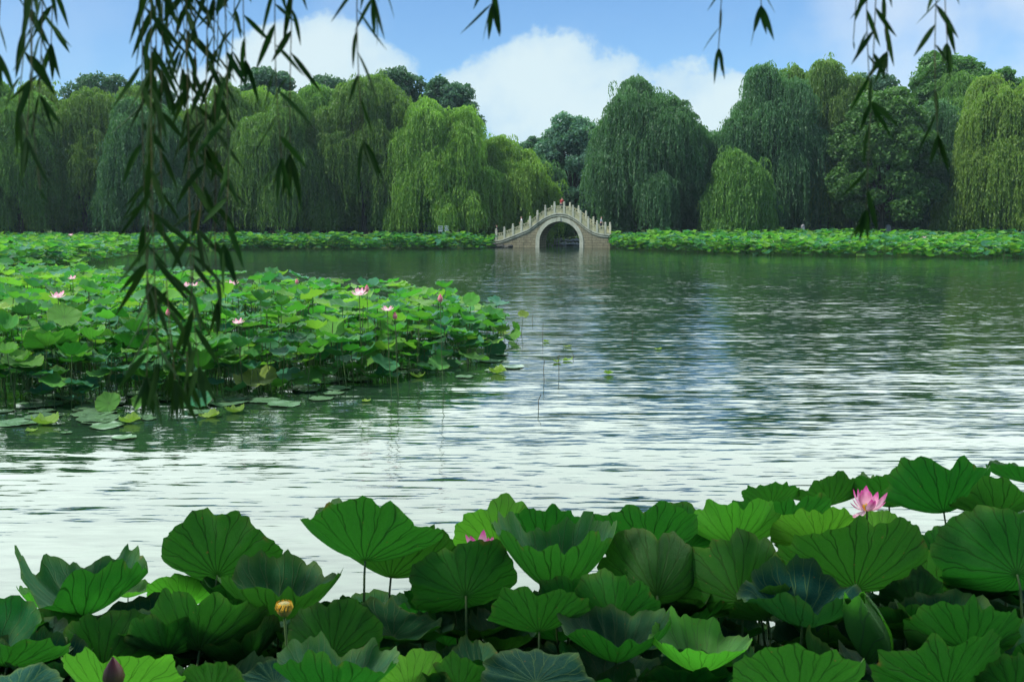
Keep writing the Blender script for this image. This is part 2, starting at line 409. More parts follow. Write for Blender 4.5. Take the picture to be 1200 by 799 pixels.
def willow(px, topy, d, r, mat, label, low=1.0, dens=1.0, group='willows along the far bank', lmax=5.5):
    t0 = P(px, topy, d); x, y, ztop = t0
    zb = float(ground_z(np.array(x), np.array(y)))
    root = empty('willow_tree', (x, y, zb), label=label, cat='willow tree', group=group)
    H = ztop
    # a few big uneven domes at different heights, each draped with hanging twigs
    r = r * 1.22; nl = int(14 * dens); anc = []; rad = []; rot = rng.uniform(0, 6)
    for k in range(nl):
        f = k / (nl - 1); a = rot + k * 2.39996
        lr = r * rng.uniform(.22, .46); f = f ** .75
        rr = (r - lr) * (1.0 - .5 * f ** 2.5) * rng.uniform(.7, 1.1)
        zt = zb + H * (.42 + .58 * f) - (0 if k == nl - 1 else rng.uniform(0, .14) * H)
        c = np.array([x + rr * math.cos(a), y + rr * .85 * math.sin(a), zt - lr * .95])
        m_ = int(9 + 4 * lr)
        for q_ in range(m_):
            th = q_ * 2.39996 + rng.uniform(-.3, .3); ph = math.acos(1 - (q_ + .5) / m_ * 1.05)
            sr = rng.uniform(.45, .85); dl = lr * .95 - sr * .4
            anc.append(c + dl * np.array([math.sin(ph) * math.cos(th), math.sin(ph) * math.sin(th), math.cos(ph) * 1.1 + rng.uniform(-.05, .05)])); rad.append(sr)
    anc = np.array(anc); rad = np.array(rad)
    V, Q, A = strands(anc, rad, int(46), 1.2, lmax, zb + low)
    # loose twigs that break the outline of the tops
    tips = anc[rng.random(len(anc)) < .5] + rng.normal(0, .35, (0, 3)).sum() 
    tips = tips + np.stack([rng.normal(0, .5, len(tips)), rng.normal(0, .5, len(tips)), rng.uniform(.2, 1.0, len(tips))], -1)
    V3, Q3, A3 = strands(tips, np.full(len(tips), .45), 12, .5, 2.2, zb + low)
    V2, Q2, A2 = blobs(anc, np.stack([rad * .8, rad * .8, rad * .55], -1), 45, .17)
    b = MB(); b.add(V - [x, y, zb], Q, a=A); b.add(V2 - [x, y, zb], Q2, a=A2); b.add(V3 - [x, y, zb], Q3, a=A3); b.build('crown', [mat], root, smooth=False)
    tb = MB(); limbs(tb, (0, 0, 0), H * .28, anc - [x, y, zb], .34); tb.build('trunk', [M['bark']], root)
    return root
def broadleaf(px, topy, d, r, mat, label, low=.25, n=34, group=None, size=.2, nper=900):
    t0 = P(px, topy, d); x, y, ztop = t0
    zb = float(ground_z(np.array(x), np.array(y))); H = ztop - zb
    root = empty('broadleaf_tree', (x, y, zb), label=label, cat='tree', group=group)
    br = r * .27
    anc = crown_anchors(x, y, zb + H * low, ztop - br * .8, r - br * .6, int(n * 1.5))
    anc = np.concatenate([anc, crown_anchors(x, y, zb + H * .5, ztop - br, r * .4, n // 4)])
    rr = br * rng.uniform(.6, 1.2, len(anc))
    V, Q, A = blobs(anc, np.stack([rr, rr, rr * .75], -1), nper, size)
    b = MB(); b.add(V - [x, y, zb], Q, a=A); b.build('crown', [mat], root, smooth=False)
    tb = MB(); limbs(tb, (0, 0, 0), H * max(.2, low), anc - [x, y, zb], .32); tb.build('trunk', [M['bark']], root)
    return root
def copy_tree(o, loc, rz, label, sc=1.0):
    r = o.copy(); COL.objects.link(r); r.location = loc; r.rotation_euler = (0, 0, rz); r.scale = (sc, sc, sc); r['label'] = label
    for ch in o.children:
        c = ch.copy(); COL.objects.link(c); c.parent = r
    return r
WD, WL, WK = M['willow'], M['willow_light'], M['willow_dark']
for a in [
    (15, 98, 114, 5.6, WD, 'tall green willow at the left end of the far row'),
    (92, 112, 117, 5.2, WD, 'green willow with rounded top, second from the left end of the far row'),
    (168, 122, 113, 4.8, WK, 'lower grey-green willow behind the long hanging strand at the left'),
    (243, 104, 118, 5.2, WD, 'green willow behind the densest hanging leaves at the left'),
    (322, 116, 115, 5.0, WD, 'green willow below the left white cloud, its twigs reaching the lotus'),
    (425, 96, 118, 6.0, WD, 'tall willow in front of the dark broadleaf clump, left of the yellow-green willow'),
    (517, 124, 114, 5.6, WL, 'bright yellow-green willow, the widest one left of the bridge'),
    (600, 148, 117.5, 4.4, WL, 'yellow-green rounded willow just left of the bridge arch'),
    (640, 196, 124, 2.4, WK, 'small dark willow standing behind the bridge crown'),
    (56, 108, 124, 5.4, WL, 'yellow-green willow crown showing between the two leftmost willows'),
    (138, 112, 123, 5.0, WD, 'willow crown between the rounded green willow and the grey-green one at the left'),
    (284, 114, 123, 5.2, WL, 'yellow-green willow crown under the left cloud between two darker willows'),
    (376, 112, 123, 5.4, WD, 'willow crown filling in left of the tall willow'),
    (474, 128, 121, 4.6, WD, 'green willow shoulder between the tall willow and the bright yellow-green one'),
    (762, 97, 114.5, 6.2, WK, 'large deep green willow with three-domed top just right of the bridge'),
    (868, 182, 111, 3.2, WD, 'short willow with low hanging crown right of the big deep green one'),
    (858, 146, 117, 4.2, WK, 'dusky willow standing just behind the short low one'),
    (912, 88, 118, 5.6, WK, 'tall willow over the short low one, left of the leafy broadleaf tree'),
    (975, 82, 121, 5.2, WD, 'willow rising behind the left shoulder of the round broadleaf tree'),
    (1102, 128, 117, 3.6, WK, 'slim grey-green willow between the round broadleaf tree and the bright right willow'),
    (942, 90, 124, 5.4, WD, 'willow crown filling in between the tall willow and the one behind the round tree'),
    (1142, 92, 121, 5.2, WD, 'green willow left of the bright one at the right edge, under the tallest crown'),
    (804, 150, 122, 3.6, WK, 'low dusky willow at the right foot of the large deep green one'),
    (1188, 92, 109, 5.8, WL, 'bright yellow-green willow cut by the right edge of the picture'),
]: willow(*a)
broadleaf(1040, 98, 112, 5.9, M['broad'], 'round leafy broadleaf tree with lumpy crown above the right lotus bed', .14, 44)
bg = 'broadleaf trees behind the willows'
for a in [
    (120, 84, 133, 6.4, 'dark treetop at the far left behind the willows'),
    (178, 92, 137, 4.8, 'dark treetop behind the long left strand, right of the far left one'),
    (315, 78, 134, 5.2, 'dark blue-green treetop at the left foot of the left cloud'),
    (385, 86, 138, 5.4, 'dark treetop between the left cloud and the pair behind the tall willow'),
    (462, 79, 132, 5.2, 'dark treetop just right of the tall willow top'),
    (524, 90, 136, 4.8, 'dark treetop above the yellow-green willow, last before the big cloud'),
    (672, 133, 134, 5.4, 'blue-green tree filling the gap behind the bridge'),
    (632, 158, 138, 4.0, 'blue-green tree left behind the bridge, lower than its neighbour'),
    (712, 160, 131, 4.0, 'lower leafy tree in the gap right behind the bridge'),
    (838, 150, 134, 5.4, 'dusky low tree in the gap right of the large deep green willow'),
    (1112, 58, 126, 6.6, 'tallest broadleaf crown rising behind the right-hand willows'),
    (1170, 76, 130, 5.4, 'leafy crown right of the tallest one'),
    (1025, 86, 132, 6.0, 'dark crown behind the round broadleaf tree'),
]:
    broadleaf(a[0], a[1], a[2], a[3], M['broad'] if a[0] in (1112, 1170) else M['broad_far'] if a[0] in (672, 632, 712, 838) else M['broad_dark'], a[4], .3, 26, bg, .2, 900)
for k, (px, py, d, r) in enumerate([(628, 266, 121, 1.6), (645, 270, 120, 1.2), (662, 268, 122, 1.5), (678, 271, 120.5, 1.1), (697, 266, 121.5, 1.7)]):
    q = P(px, py, d); zb = float(ground_z(np.array(q.x), np.array(q.y)))
    root = empty('shrub', (q.x, q.y, zb), label='low green shrub on the bank seen through the bridge arch', cat='shrub', group='shrubs behind the bridge')
    cs = np.array([(rng.normal(0, r * .5), rng.normal(0, r * .3), rng.uniform(.3, 1.0) * r) for _ in range(7)]); V, Q, A = blobs(cs, np.full((7, 3), r * .5), 260, .1)
    b = MB(); b.add(V, Q, a=A); b.build('foliage', [M['willow_light'] if k % 2 else M['broad']], root, smooth=False)
    b = MB()
    for c_ in cs[:3]: b.tube([(0, 0, -.1), tuple(c_ * .5), tuple(c_)], [.05, .03, .01], 5)
    b.build('stem', [M['bark']], root)
# second row that closes the view under the crowns, each a tree of its own
proto = None; kk = 0
for px in range(-60, 1300, 62):
    if 628 < px < 700: continue
    d = 123 + (kk * 37 % 11) * .5
    q = P(px, 205, d)
    lab = 'shaded low tree of the dark row under the willows'
    if proto is None:
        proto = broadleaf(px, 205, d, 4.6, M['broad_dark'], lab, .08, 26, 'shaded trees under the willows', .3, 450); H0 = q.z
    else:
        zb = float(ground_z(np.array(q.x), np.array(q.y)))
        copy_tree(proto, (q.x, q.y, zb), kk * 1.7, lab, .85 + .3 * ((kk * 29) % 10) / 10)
    kk += 1
# far-off wood behind everything
cs = []; 
for k in range(460):
    x = rng.uniform(-130, 130); y = rng.uniform(142, 158); z = 1.5 + rng.uniform(0, 8)
    cs.append((x, y, z))
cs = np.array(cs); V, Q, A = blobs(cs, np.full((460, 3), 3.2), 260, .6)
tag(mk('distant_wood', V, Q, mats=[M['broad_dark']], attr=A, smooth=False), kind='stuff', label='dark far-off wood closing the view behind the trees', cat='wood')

# ------------------------------------------------------------------ lotus blades
def blade(nr, nt, seed, cup=.3, wave=.10, fold=0., notch=.12, curl=0., pleat=.012, far=0.):
    """peltate lotus leaf, radius 1, stalk at the origin; returns V,Q,T,uv"""
    g = np.random.default_rng(seed)
    r = (np.arange(1, nr + 1) / nr) ** .9; th = np.arange(nt) * 2 * PI / nt
    R, TH = np.meshgrid(r, th, indexing='ij')
    rim = 1 + .018 * np.sin(9 * TH + g.uniform(0, 6)) + .014 * np.sin(17 * TH + g.uniform(0, 6)) + .010 * np.sin(26 * TH + g.uniform(0, 6)) + .04 * np.sin(2 * TH + g.uniform(0, 6)) + .035 * np.sin(3 * TH + g.uniform(0, 6)) + .022 * np.sin(7 * TH + g.uniform(0, 6)) + .015 * np.sin(13 * TH + g.uniform(0, 6)) + .012 * g.standard_normal(nt)[None]
    def ang(a, c): return np.abs((a - c + PI) % (2 * PI) - PI)
    nt_ = notch * np.exp(-(ang(TH, -PI / 2) / .085) ** 2) + .6 * notch * np.exp(-(ang(TH, PI / 2) / .12) ** 2)
    for _ in range(3):
        c = g.uniform(0, 2 * PI); nt_ = nt_ + g.uniform(0, .07) * np.exp(-(ang(TH, c) / g.uniform(.05, .1)) ** 2)
    rr = R * (1 + (rim - 1 - nt_) * R ** 2)
    ks = [(3, .9), (5, .6), (8, .55), (13, .42), (21, .22)]
    wv = sum(a * np.sin(k * TH + g.uniform(0, 6)) for k, a in ks)
    x = rr * np.cos(TH); y = rr * np.sin(TH)
    z = (cup + far * np.maximum(0, np.sin(TH)) ** 1.3) * (rr ** 1.35) + wave * wv * rr ** 2.4
    z = z + fold * np.abs(x) * rr + pleat * np.cos(20 * TH + g.uniform(0, 6)) * np.sin(PI * rr.clip(0, 1)) 
    z = z + .05 * np.sin(x * 3 + g.uniform(0, 6)) * np.sin(y * 3 + g.uniform(0, 6)) * rr
    z = z - .06 * np.exp(-(ang(TH, -PI / 2) / .10) ** 2) * rr * (1 if notch > .05 else 0)
    z = z + curl * np.maximum(0, rr - .8) * 2.2 * np.sin(2 * TH + g.uniform(0, 6))
    sh = 1 - (.35 * np.clip(cup, 0, 1) + .3 * far * np.maximum(0, np.sin(TH)) ** 1.3) * rr ** 1.2
    x = x * sh; y = y * sh
    V = np.concatenate([[[0, 0, 0.]], np.stack([x, y, z], -1).reshape(-1, 3)])
    fx = R * np.cos(TH); fy = R * np.sin(TH)
    uv = np.concatenate([[[0, 0]], np.stack([fx, fy], -1).reshape(-1, 2)])
    j = np.arange(nt); j2 = (j + 1) % nt
    T = np.stack([np.zeros(nt, int), 1 + j, 1 + j2], -1)
    i = 1 + np.arange(nr - 1)[:, None] * nt
    Q = np.stack([i + j, i + nt + j, i + nt + j2, i + j2], -1).reshape(-1, 4)
    return V, Q, T, uv
def stem_pts(top, n0, L, bend):
    """stalk from under the leaf centre down below the water; leaves along the leaf axis"""
    top = np.array(top); n0 = np.array(n0)
    foot = np.array([top[0] - n0[0] * .12 + bend[0], top[1] - n0[1] * .12 + bend[1], -.25])
    q1 = top - n0 * .12; q1[2] = min(q1[2], top[2] - .06)
    pts = []
    for u in np.linspace(0, 1, 7):
        pts.append((1 - u) ** 2 * top + 2 * u * (1 - u) * q1 + u * u * foot if u < 1 else foot)
    return np.array(pts)
NLEAF = 0
def leaf_thing(loc, R, tilt, az, spin, mesh, stemr, label, group, name='lotus_leaf', cat='lotus leaf', bend=None, straight=None):
    """tilt: angle of the leaf axis from vertical, towards heading az; spin turns the blade round its own axis"""
    global NLEAF; NLEAF += 1
    loc = Vector(loc)
    root = empty(name, (loc.x, loc.y, 0), label=label, cat=cat, group=group)
    Rm = Matrix.Rotation(az, 4, 'Z') @ Matrix.Rotation(tilt, 4, 'Y') @ Matrix.Rotation(spin - az, 4, 'Z')
    b = om('blade', mesh, root); b.matrix_local = Matrix.Translation((0, 0, loc.z)) @ Rm @ Matrix.Scale(R, 4)
    n0 = Rm.to_3x3() @ Vector((0, 0, 1))
    bend = bend if bend is not None else (random.uniform(-.12, .12), random.uniform(-.12, .12))
    pts = stem_pts((0, 0, loc.z), n0, 1, bend)
    V, Q = tube(pts, np.linspace(stemr * .8, stemr * 1.15, len(pts)), 6)
    mk('stem', V, Q, mats=[M['stalk']], parent=root)
    return root

# ------------------------------------------------------------------ foreground lotus
FG = 'lotus leaves of the near clump'
# px, py of the stalk joint, width px, height px of the raised half, distance, material, turn(deg), extra shape, label
fore = [
    (255, 674, 155, 76, 4.6, 'lotus', 0, {}, 'large fan-shaped leaf with notched top standing alone against the white water, left'),
    (428, 657, 168, 68, 4.4, 'lotus', 6, {'spin': .22}, 'largest fan-shaped leaf against the white water, left of centre, notch right of its stalk'),
    (98, 722, 150, 46, 4.5, 'lotus', -5, {'cup': .5, 'fold': .12, 'wave': .10}, 'funnel-shaped leaf with a curled left tip above the water at the left'),
    (52, 713, 62, 24, 5.4, 'lotus_bright', 10, {'cup': .5}, 'small pale green leaf behind the funnel-shaped leaf at the left'),
    (150, 700, 56, 12, 5.3, 'lotus_bright', 20, {'cup': .3}, 'pale green leaf tip showing right behind the funnel-shaped leaf'),
    (122, 786, 142, 76, 3.9, 'lotus', -4, {}, 'broad leaf behind the dark red bud at the lower left'),
    (-8, 752, 120, 44, 4.2, 'lotus', -15, {}, 'leaf cut by the left edge below the small pale leaf'),
    (8, 782, 128, 46, 3.7, 'lotus', 25, {'fold': .2}, 'leaf with small holes at the lower left edge'),
    (132, 822, 150, 58, 3.1, 'lotus_bright', 5, {'fold': .15}, 'glowing light green leaf round the dark red bud'),
    (20, 812, 110, 30, 3.2, 'lotus_blue', 0, {'cup': -.05, 'T': -10}, 'dark bluish leaf in the bottom left corner'),
    (234, 762, 148, 68, 3.9, 'lotus', 3, {'fold': .12}, 'leaf below the lone fan-shaped leaf, its stalk joint low in the middle'),
    (280, 716, 108, 44, 4.5, 'lotus', 18, {}, 'leaf half hidden behind the stalk of the lone fan-shaped leaf'),
    (218, 712, 92, 42, 4.8, 'lotus_bright', -20, {}, 'lighter leaf between the funnel-shaped leaf and the lone fan'),
    (326, 728, 148, 52, 4.2, 'lotus', 12, {'cup': .5}, 'dark leaf behind the yellow seed head'),
    (390, 768, 122, 66, 3.7, 'lotus', -6, {}, 'leaf just right of the yellow seed head'),
    (392, 826, 150, 58, 3.0, 'lotus', 8, {'cup': .5}, 'leaf at the bottom edge below the yellow seed head'),
    (322, 800, 80, 26, 3.4, 'lotus_blue', -30, {'cup': .1, 'T': -10}, 'small curled blue-green leaf at the bottom, left of centre'),
    (458, 677, 150, 62, 4.8, 'lotus', 10, {}, 'leaf behind the right half of the largest fan-shaped leaf'),
    (546, 698, 134, 62, 4.3, 'lotus', -8, {}, 'leaf below the half-hidden pink flower'),
    (532, 710, 112, 40, 4.6, 'lotus', -22, {}, 'dark leaf tucked under the leaf below the half-hidden pink flower'),
    (583, 641, 104, 56, 5.2, 'lotus_bright', -12, {}, 'light green leaf rising behind the half-hidden pink flower'),
    (635, 646, 120, 50, 5.0, 'lotus', 2, {}, 'notched fan leaf right of the half-hidden pink flower'),
    (650, 692, 150, 56, 4.4, 'lotus', 4, {'cup': .6, 'fold': .15}, 'wide scalloped bowl-shaped leaf in the middle of the clump'),
    (632, 740, 126, 54, 3.8, 'lotus', -5, {}, 'leaf under the wide bowl-shaped one, above the dark gap in the middle'),
    (757, 654, 146, 62, 4.8, 'lotus', -6, {}, 'broad two-lobed leaf at the back of the clump, right of centre'),
    (770, 698, 134, 70, 4.2, 'lotus', 3, {'fold': .25, 'cup': .55}, 'V-folded leaf with raised left lobe, right of centre'),
    (720, 732, 122, 58, 4.0, 'lotus', 14, {}, 'leaf below and left of the V-folded leaf'),
    (806, 642, 96, 50, 5.3, 'lotus', 10, {}, 'leaf peeping out behind the broad two-lobed leaf'),
    (862, 640, 118, 56, 5.1, 'lotus_bright', 5, {'fold': .2}, 'light green folded leaf at the back, left of the open pink flower'),
    (868, 704, 150, 80, 4.3, 'lotus', -8, {}, 'large leaf left of the biggest right-hand leaf, below the light green ones'),
    (918, 628, 124, 50, 5.3, 'lotus', 6, {}, 'leaf left of the open pink flower with bright rim'),
    (905, 590, 70, 24, 6.0, 'lotus', 0, {}, 'small dark leaf at the back edge, left of the open pink flower'),
    (972, 592, 78, 36, 6.0, 'lotus', -6, {}, 'dark leaf left behind the open pink flower'),
    (1042, 594, 100, 44, 6.0, 'lotus', 8, {}, 'dark leaf right behind the open pink flower'),
    (1106, 600, 128, 54, 5.6, 'lotus', -4, {'fold': .15}, 'dark wide leaf at the back, second from the right edge'),
    (1170, 606, 110, 44, 5.4, 'lotus', 8, {}, 'dark leaf under the topmost leaf at the right edge'),
    (1204, 566, 84, 26, 5.8, 'lotus', -5, {'cup': .35}, 'topmost leaf cut by the right edge'),
    (1003, 690, 180, 84, 4.3, 'lotus', 4, {}, 'biggest leaf of the right half, round fan below the open pink flower'),
    (962, 640, 110, 44, 5.0, 'lotus_bright', -8, {}, 'light green leaf directly below the open pink flower, left one'),
    (1030, 642, 84, 48, 5.1, 'lotus_bright', 12, {}, 'light green leaf directly below the open pink flower, right one'),
    (1192, 673, 176, 82, 4.3, 'lotus', 2, {}, 'large fan leaf cut by the right edge'),
    (1100, 656, 80, 46, 5.0, 'lotus', -18, {}, 'narrow leaf between the biggest fan and the one at the right edge'),
    (940, 732, 150, 30, 4.0, 'lotus_blue', 0, {'cup': .45, 'curl': .3, 'T': 2}, 'leaf with turned-over blue-green lip below the biggest fan'),
    (900, 724, 90, 40, 4.2, 'lotus', -25, {}, 'small leaf left of the one with the turned-over lip'),
    (1135, 763, 144, 56, 3.8, 'lotus', 5, {}, 'dark notched leaf at the lower right'),
    (1072, 712, 92, 44, 4.3, 'lotus', -10, {}, 'dark leaf between the biggest fan and the notched lower one'),
    (1060, 748, 110, 38, 4.1, 'lotus', 15, {}, 'dark leaf right of the rolled yellow-green leaf'),
    (1110, 806, 160, 62, 3.3, 'lotus', -3, {}, 'dark leaf at the bottom edge, lower right'),
    (938, 822, 160, 62, 3.1, 'lotus', 6, {}, 'dark leaf at the bottom edge below the rolled leaf'),
    (818, 787, 126, 36, 3.6, 'lotus_bright', 15, {'cup': .45}, 'light green boat-shaped leaf at the bottom, right of centre'),
    (722, 776, 138, 38, 3.7, 'lotus', -6, {'cup': .5}, 'dark wavy leaf above the boat-shaped light one'),
    (628, 800, 140, 26, 3.2, 'lotus_blue', 0, {'cup': -.05, 'T': -12}, 'smooth dark blue-green leaf lying flat at the bottom centre'),
    (482, 812, 96, 48, 3.3, 'lotus_bright', -6, {}, 'light green leaf at the bottom edge, left of the flat blue-green one'),
    (540, 812, 90, 40, 3.3, 'lotus', 20, {}, 'dark leaf at the bottom edge beside the flat blue-green one'),
    (250, 815, 90, 40, 3.2, 'lotus', 12, {}, 'leaf at the bottom edge right of the glowing one'),
    (1190, 815, 110, 50, 3.3, 'lotus', 2, {}, 'dark leaf in the bottom right corner'),
]
for k, (px, py, w, h, d, mt, turn, ex, lab) in enumerate(fore):
    R = w * d / F / 2 * 1.04
    cup = ex.get('cup', .26) + .06; far = .75 if h / w > .4 else .12 if 'T' not in ex else 0.; V, Q, T, uv = blade(12, 100, 100 + k, cup, ex.get('wave', .06), ex.get('fold', .03), ex.get('notch', .09 if w > 100 else .05), ex.get('curl', .06), .007, far)
    R = R / max(.6, np.abs(V[:, 0]).max())
    me = mk('blade', V, Q, T, [M[mt]], uv=uv, link=False)
    # tilt away from the camera so that the raised half stands h pixels above the stalk joint
    dn = math.atan((py - HOR) / F); want = h * d / F; best = None
    nr_ = V[:, 1] <= .02
    for Td in range(30 if h / w > .4 else 10, 88, 2):
        ta_ = math.radians(Td); yv = V[:, 1] * math.cos(ta_) + V[:, 2] * math.sin(ta_); zv = -V[:, 1] * math.sin(ta_) + V[:, 2] * math.cos(ta_)
        up_ = (zv * math.cos(dn) + yv * math.sin(dn)) * R; e_ = abs(np.percentile(up_[nr_], 99) - want) + .35 * max(0, -up_.min() - .35 * want) + (.5 if h / w > .4 else .12) * max(0, up_[~nr_].max() - want)
        if best is None or e_ < best[0]: best = (e_, Td)
    Tdeg = ex.get('T', best[1])
    leaf_thing(P(px, py, d), R, math.radians(Tdeg), math.radians(90 - turn * .6), math.radians(turn) + ex.get('spin', 0) + random.uniform(-.08, .08), me, .0065 * min(1, R / .25), lab, FG, bend=(random.uniform(-.1, .1), random.uniform(-.05, .1)))
# lower, shaded leaves that fill the clump below the named ones
fill_mesh = []
for k in range(6):
    V, Q, T, uv = blade(9, 72, 300 + k, .22 + .05 * k, .065, .04, .09, .08, .008, [.7, .5, .8, .4, .6, .75][k])
    fill_mesh.append(mk('blade', V, Q, T, [M['lotus']], uv=uv, link=False))
nf = 0; tries = 0; placed = []
while nf < 98 and tries < 4000:
    tries += 1
    d = random.uniform(2.9, 5.6); X0 = random.uniform(-.62, .62) * d
    px = 600 + X0 / d * F
    top = np.interp(px, [0, 180, 240, 500, 700, 900, 1000, 1200], [760, 740, 735, 725, 720, 700, 660, 650])
    py = random.uniform(top, 860)
    q = P(px, py, d)
    if q.z < .2 or q.z > .9: continue
    if any((q - s).length < .22 for s in placed): continue
    placed.append(q)
    turn_ = random.gauss(0, .45)
    leaf_thing(q, random.uniform(.15, .24), random.uniform(.35, 1.05), PI / 2 + turn_, turn_ + random.gauss(0, .2), fill_mesh[nf % 6], .006,
               'shaded green lotus leaf half hidden low among the stalks of the near clump', 'shaded low leaves of the near clump')
    nf += 1

tu = [blade(6, 44, 330 + k, [.2, .4, .6, .3, .5][k], .06, .05, .1, .08, .008) for k in range(5)]
FGU = True
# rolled young leaf
def rolled(px, py, d, w, L, lean, label):
    q = P(px, py, d); R = w * d / F / 2
    root = empty('lotus_leaf', (q.x, q.y, 0), label=label, cat='lotus leaf', group=FG)
    n = 40; V = []; uv = []
    for i_ in range(18):
        u = i_ / 17
        for j_ in range(n):
            a = j_ / (n - 1) * 2 * PI * 1.15
            rr = R * (.35 + .65 * math.sin(PI * min(.97, .12 + u * .8))) * (1 - .12 * a / 6.3) * (1 + .03 * math.sin(a * 9 + u * 5))
            V.append((rr * math.cos(a) + lean * u * L, rr * .7 * math.sin(a), (u - 0) * L + .02 * math.sin(a * 3)))
            uv.append((u * .9, a / 7 * .9 - .4))
    Q = [(i_ * n + j_, i_ * n + j_ + 1, (i_ + 1) * n + j_ + 1, (i_ + 1) * n + j_) for i_ in range(17) for j_ in range(n - 1)]
    b = mk('blade', V, Q, mats=[M['lotus_bright']], uv=uv, parent=root); b.location = (0, 0, q.z)
    Vt, Qt = tube([(0, 0, q.z + .02), (0, .02, q.z * .5), (.05, .05, -.2)], .007); mk('stem', Vt, Qt, mats=[M['stalk']], parent=root)
rolled(1030, 772, 3.75, 54, .25, -.42, 'rolled-up yellow-green leaf leaning left under the biggest fan')

# ------------------------------------------------------------------ flowers
def petal_mesh(name, L, W, cupc, mat, parent, az, el, base=(0, 0, 0), curl=0.):
    nu, nv = 9, 7; V = []; uv = []
    for i_ in range(nu):
        u = i_ / (nu - 1); w = W * (math.sin(PI * (u ** .8)) ** .75 if 0 < u < 1 else 0.0) + (.12 * W if i_ == 0 else 0)
        for j_ in range(nv):
            v = j_ / (nv - 1) * 2 - 1
            lx = u * L; ly = v * w / 2; lz = -cupc * (1 - v * v) * w * .5 - cupc * L * .35 * math.sin(PI * u) + curl * u * u * L
            V.append((lx, ly, lz)); uv.append((v * .5 + .5, u))
    V = np.array(V)
    Rm = np.array(Matrix.Rotation(az, 3, 'Z') @ Matrix.Rotation(-el, 3, 'Y'))
    V = V @ Rm.T + np.array(base)
    Q = [(i_ * nv + j_, i_ * nv + j_ + 1, (i_ + 1) * nv + j_ + 1, (i_ + 1) * nv + j_) for i_ in range(nu - 1) for j_ in range(nv - 1)]
    return mk(name, V, Q, mats=[mat], parent=parent, uv=uv)
def flower(q, s, label, mat='petal', petals=None, name='lotus_flower', cat='lotus flower', group=None, stem=True, openn=.9, n=13, parts=True):
    root = empty(name, (q.x, q.y, 0), label=label, cat=cat, group=group)
    hd = Vector((0, 0, q.z))
    if petals is None:
        petals = []
        for k in range(n):
            ring = k % 2
            petals.append((k * 2 * PI / n * 1.0 + random.uniform(-.15, .15), (1.25 - openn * (.75 if ring else .35)) + random.uniform(-.12, .12), random.uniform(.88, 1.1)))
    for az, el, l in petals:
        petal_mesh('petal', s * l, s * .46, .22, M[mat], root, az, el, (0.12 * s * math.cos(az), .12 * s * math.sin(az), q.z))
    b = MB()
    for k in range(26):
        a = k * 2.4; rr = s * (.10 + .12 * random.random())
        b.tube([(rr * .5 * math.cos(a), rr * .5 * math.sin(a), q.z), (rr * math.cos(a), rr * math.sin(a), q.z + s * random.uniform(.2, .34))], s * .022, 4)
    b.build('stamens', [M['yellow']], root)
    b = MB(); prof = [(0, .07), (.12, .11), (.24, .15), (.27, .14), (.275, .001)]
    V, Q = tube([(0, 0, q.z + s * z) for z, r in prof], [s * r for z, r in prof], 12); b.add(V, Q); b.build('seed_pod', [M['pod']], root)
    V, Q = tube([(0, 0, q.z + .01), (.01, 0, q.z * .5), (.05, .03, -.2)], s * .035 + .002); mk('stem', V, Q, mats=[M['stalk']], parent=root)
    return root
q = P(1016, 598, 5.0)
# petal: heading (0 = right, 90 = away), elevation, length
pet = [(math.radians(a), math.radians(e), l) for a, e, l in [(178, 62, 1.25), (192, 30, .95), (205, -12, 1.0), (110, 72, 1.0), (85, 80, 1.2), (60, 70, .95), (15, 40, 1.3), (30, 55, 1.05), (-80, 68, .75), (-60, 62, .72), (140, 70, 1.1), (-15, 35, .9), (165, 45, .85)]]
flower(q, .105, 'open pink lotus flower with white-based petals standing above the leaves at the right', petals=pet)
flower(P(562, 646, 4.7), .10, 'pink lotus flower half hidden behind a leaf at the back of the near clump', mat='petal', n=9, openn=.9)
# dark red bud and yellow seed head
def bud(q, s, label, mat, group=None, stemr=.004, n=7):
    root = empty('lotus_bud', (q.x, q.y, 0), label=label, cat='lotus bud', group=group)
    for k in range(n):
        az = k * 2 * PI / n; prof = [(0, .12), (.15, .24), (.35, .30), (.6, .24), (.85, .10), (1.0, .01)]
        V = []; uv = []
        for z, r in prof:
            for j_ in range(6):
                a = az + (j_ / 5 - .5) * 1.6; r2 = r * (1 + .05 * math.sin(k * 2.1) + .06 * (1 - (j_ / 2.5 - 1) ** 2))
                V.append((s * r2 * math.cos(a), s * r2 * math.sin(a), q.z + s * z)); uv.append((j_ / 5, z))
        Q = [(i_ * 6 + j_, i_ * 6 + j_ + 1, i_ * 6 + j_ + 7, i_ * 6 + j_ + 6) for i_ in range(5) for j_ in range(5)]
        mk('petal', V, Q, mats=[M[mat]], parent=root, uv=uv)
    V, Q = tube([(0, 0, q.z + .01), (.01, .01, q.z * .5), (.04, .02, -.2)], stemr); mk('stem', V, Q, mats=[M['stalk']], parent=root)
bud(P(134, 806, 3.0), .105, 'dark red closed lotus bud in front of the glowing leaf at the lower left', 'bud_red')
q = P(333, 712, 3.55)
root = empty('lotus_seed_head', (q.x, q.y, 0), label='round yellow seed head with withered stamens above the dark leaf', cat='seed head')
b = MB(); prof = [(-.034, .003), (-.03, .015), (-.015, .026), (.0, .030), (.013, .027), (.018, .022), (.019, .001)]
V, Q = tube([(0, 0, q.z + z) for z, r in prof], [r for z, r in prof], 16); b.add(V, Q); b.build('seed_pod', [M['pod']], root)
b = MB()
for k in range(22):
    a = k * 2.4; b.tube([(.022 * math.cos(a), .022 * math.sin(a), q.z - .016), (.032 * math.cos(a), .032 * math.sin(a), q.z + .002), (.026 * math.cos(a + .3), .026 * math.sin(a + .3), q.z + .022)], .0024, 4)
b.build('stamens', [M['yellow']], root)
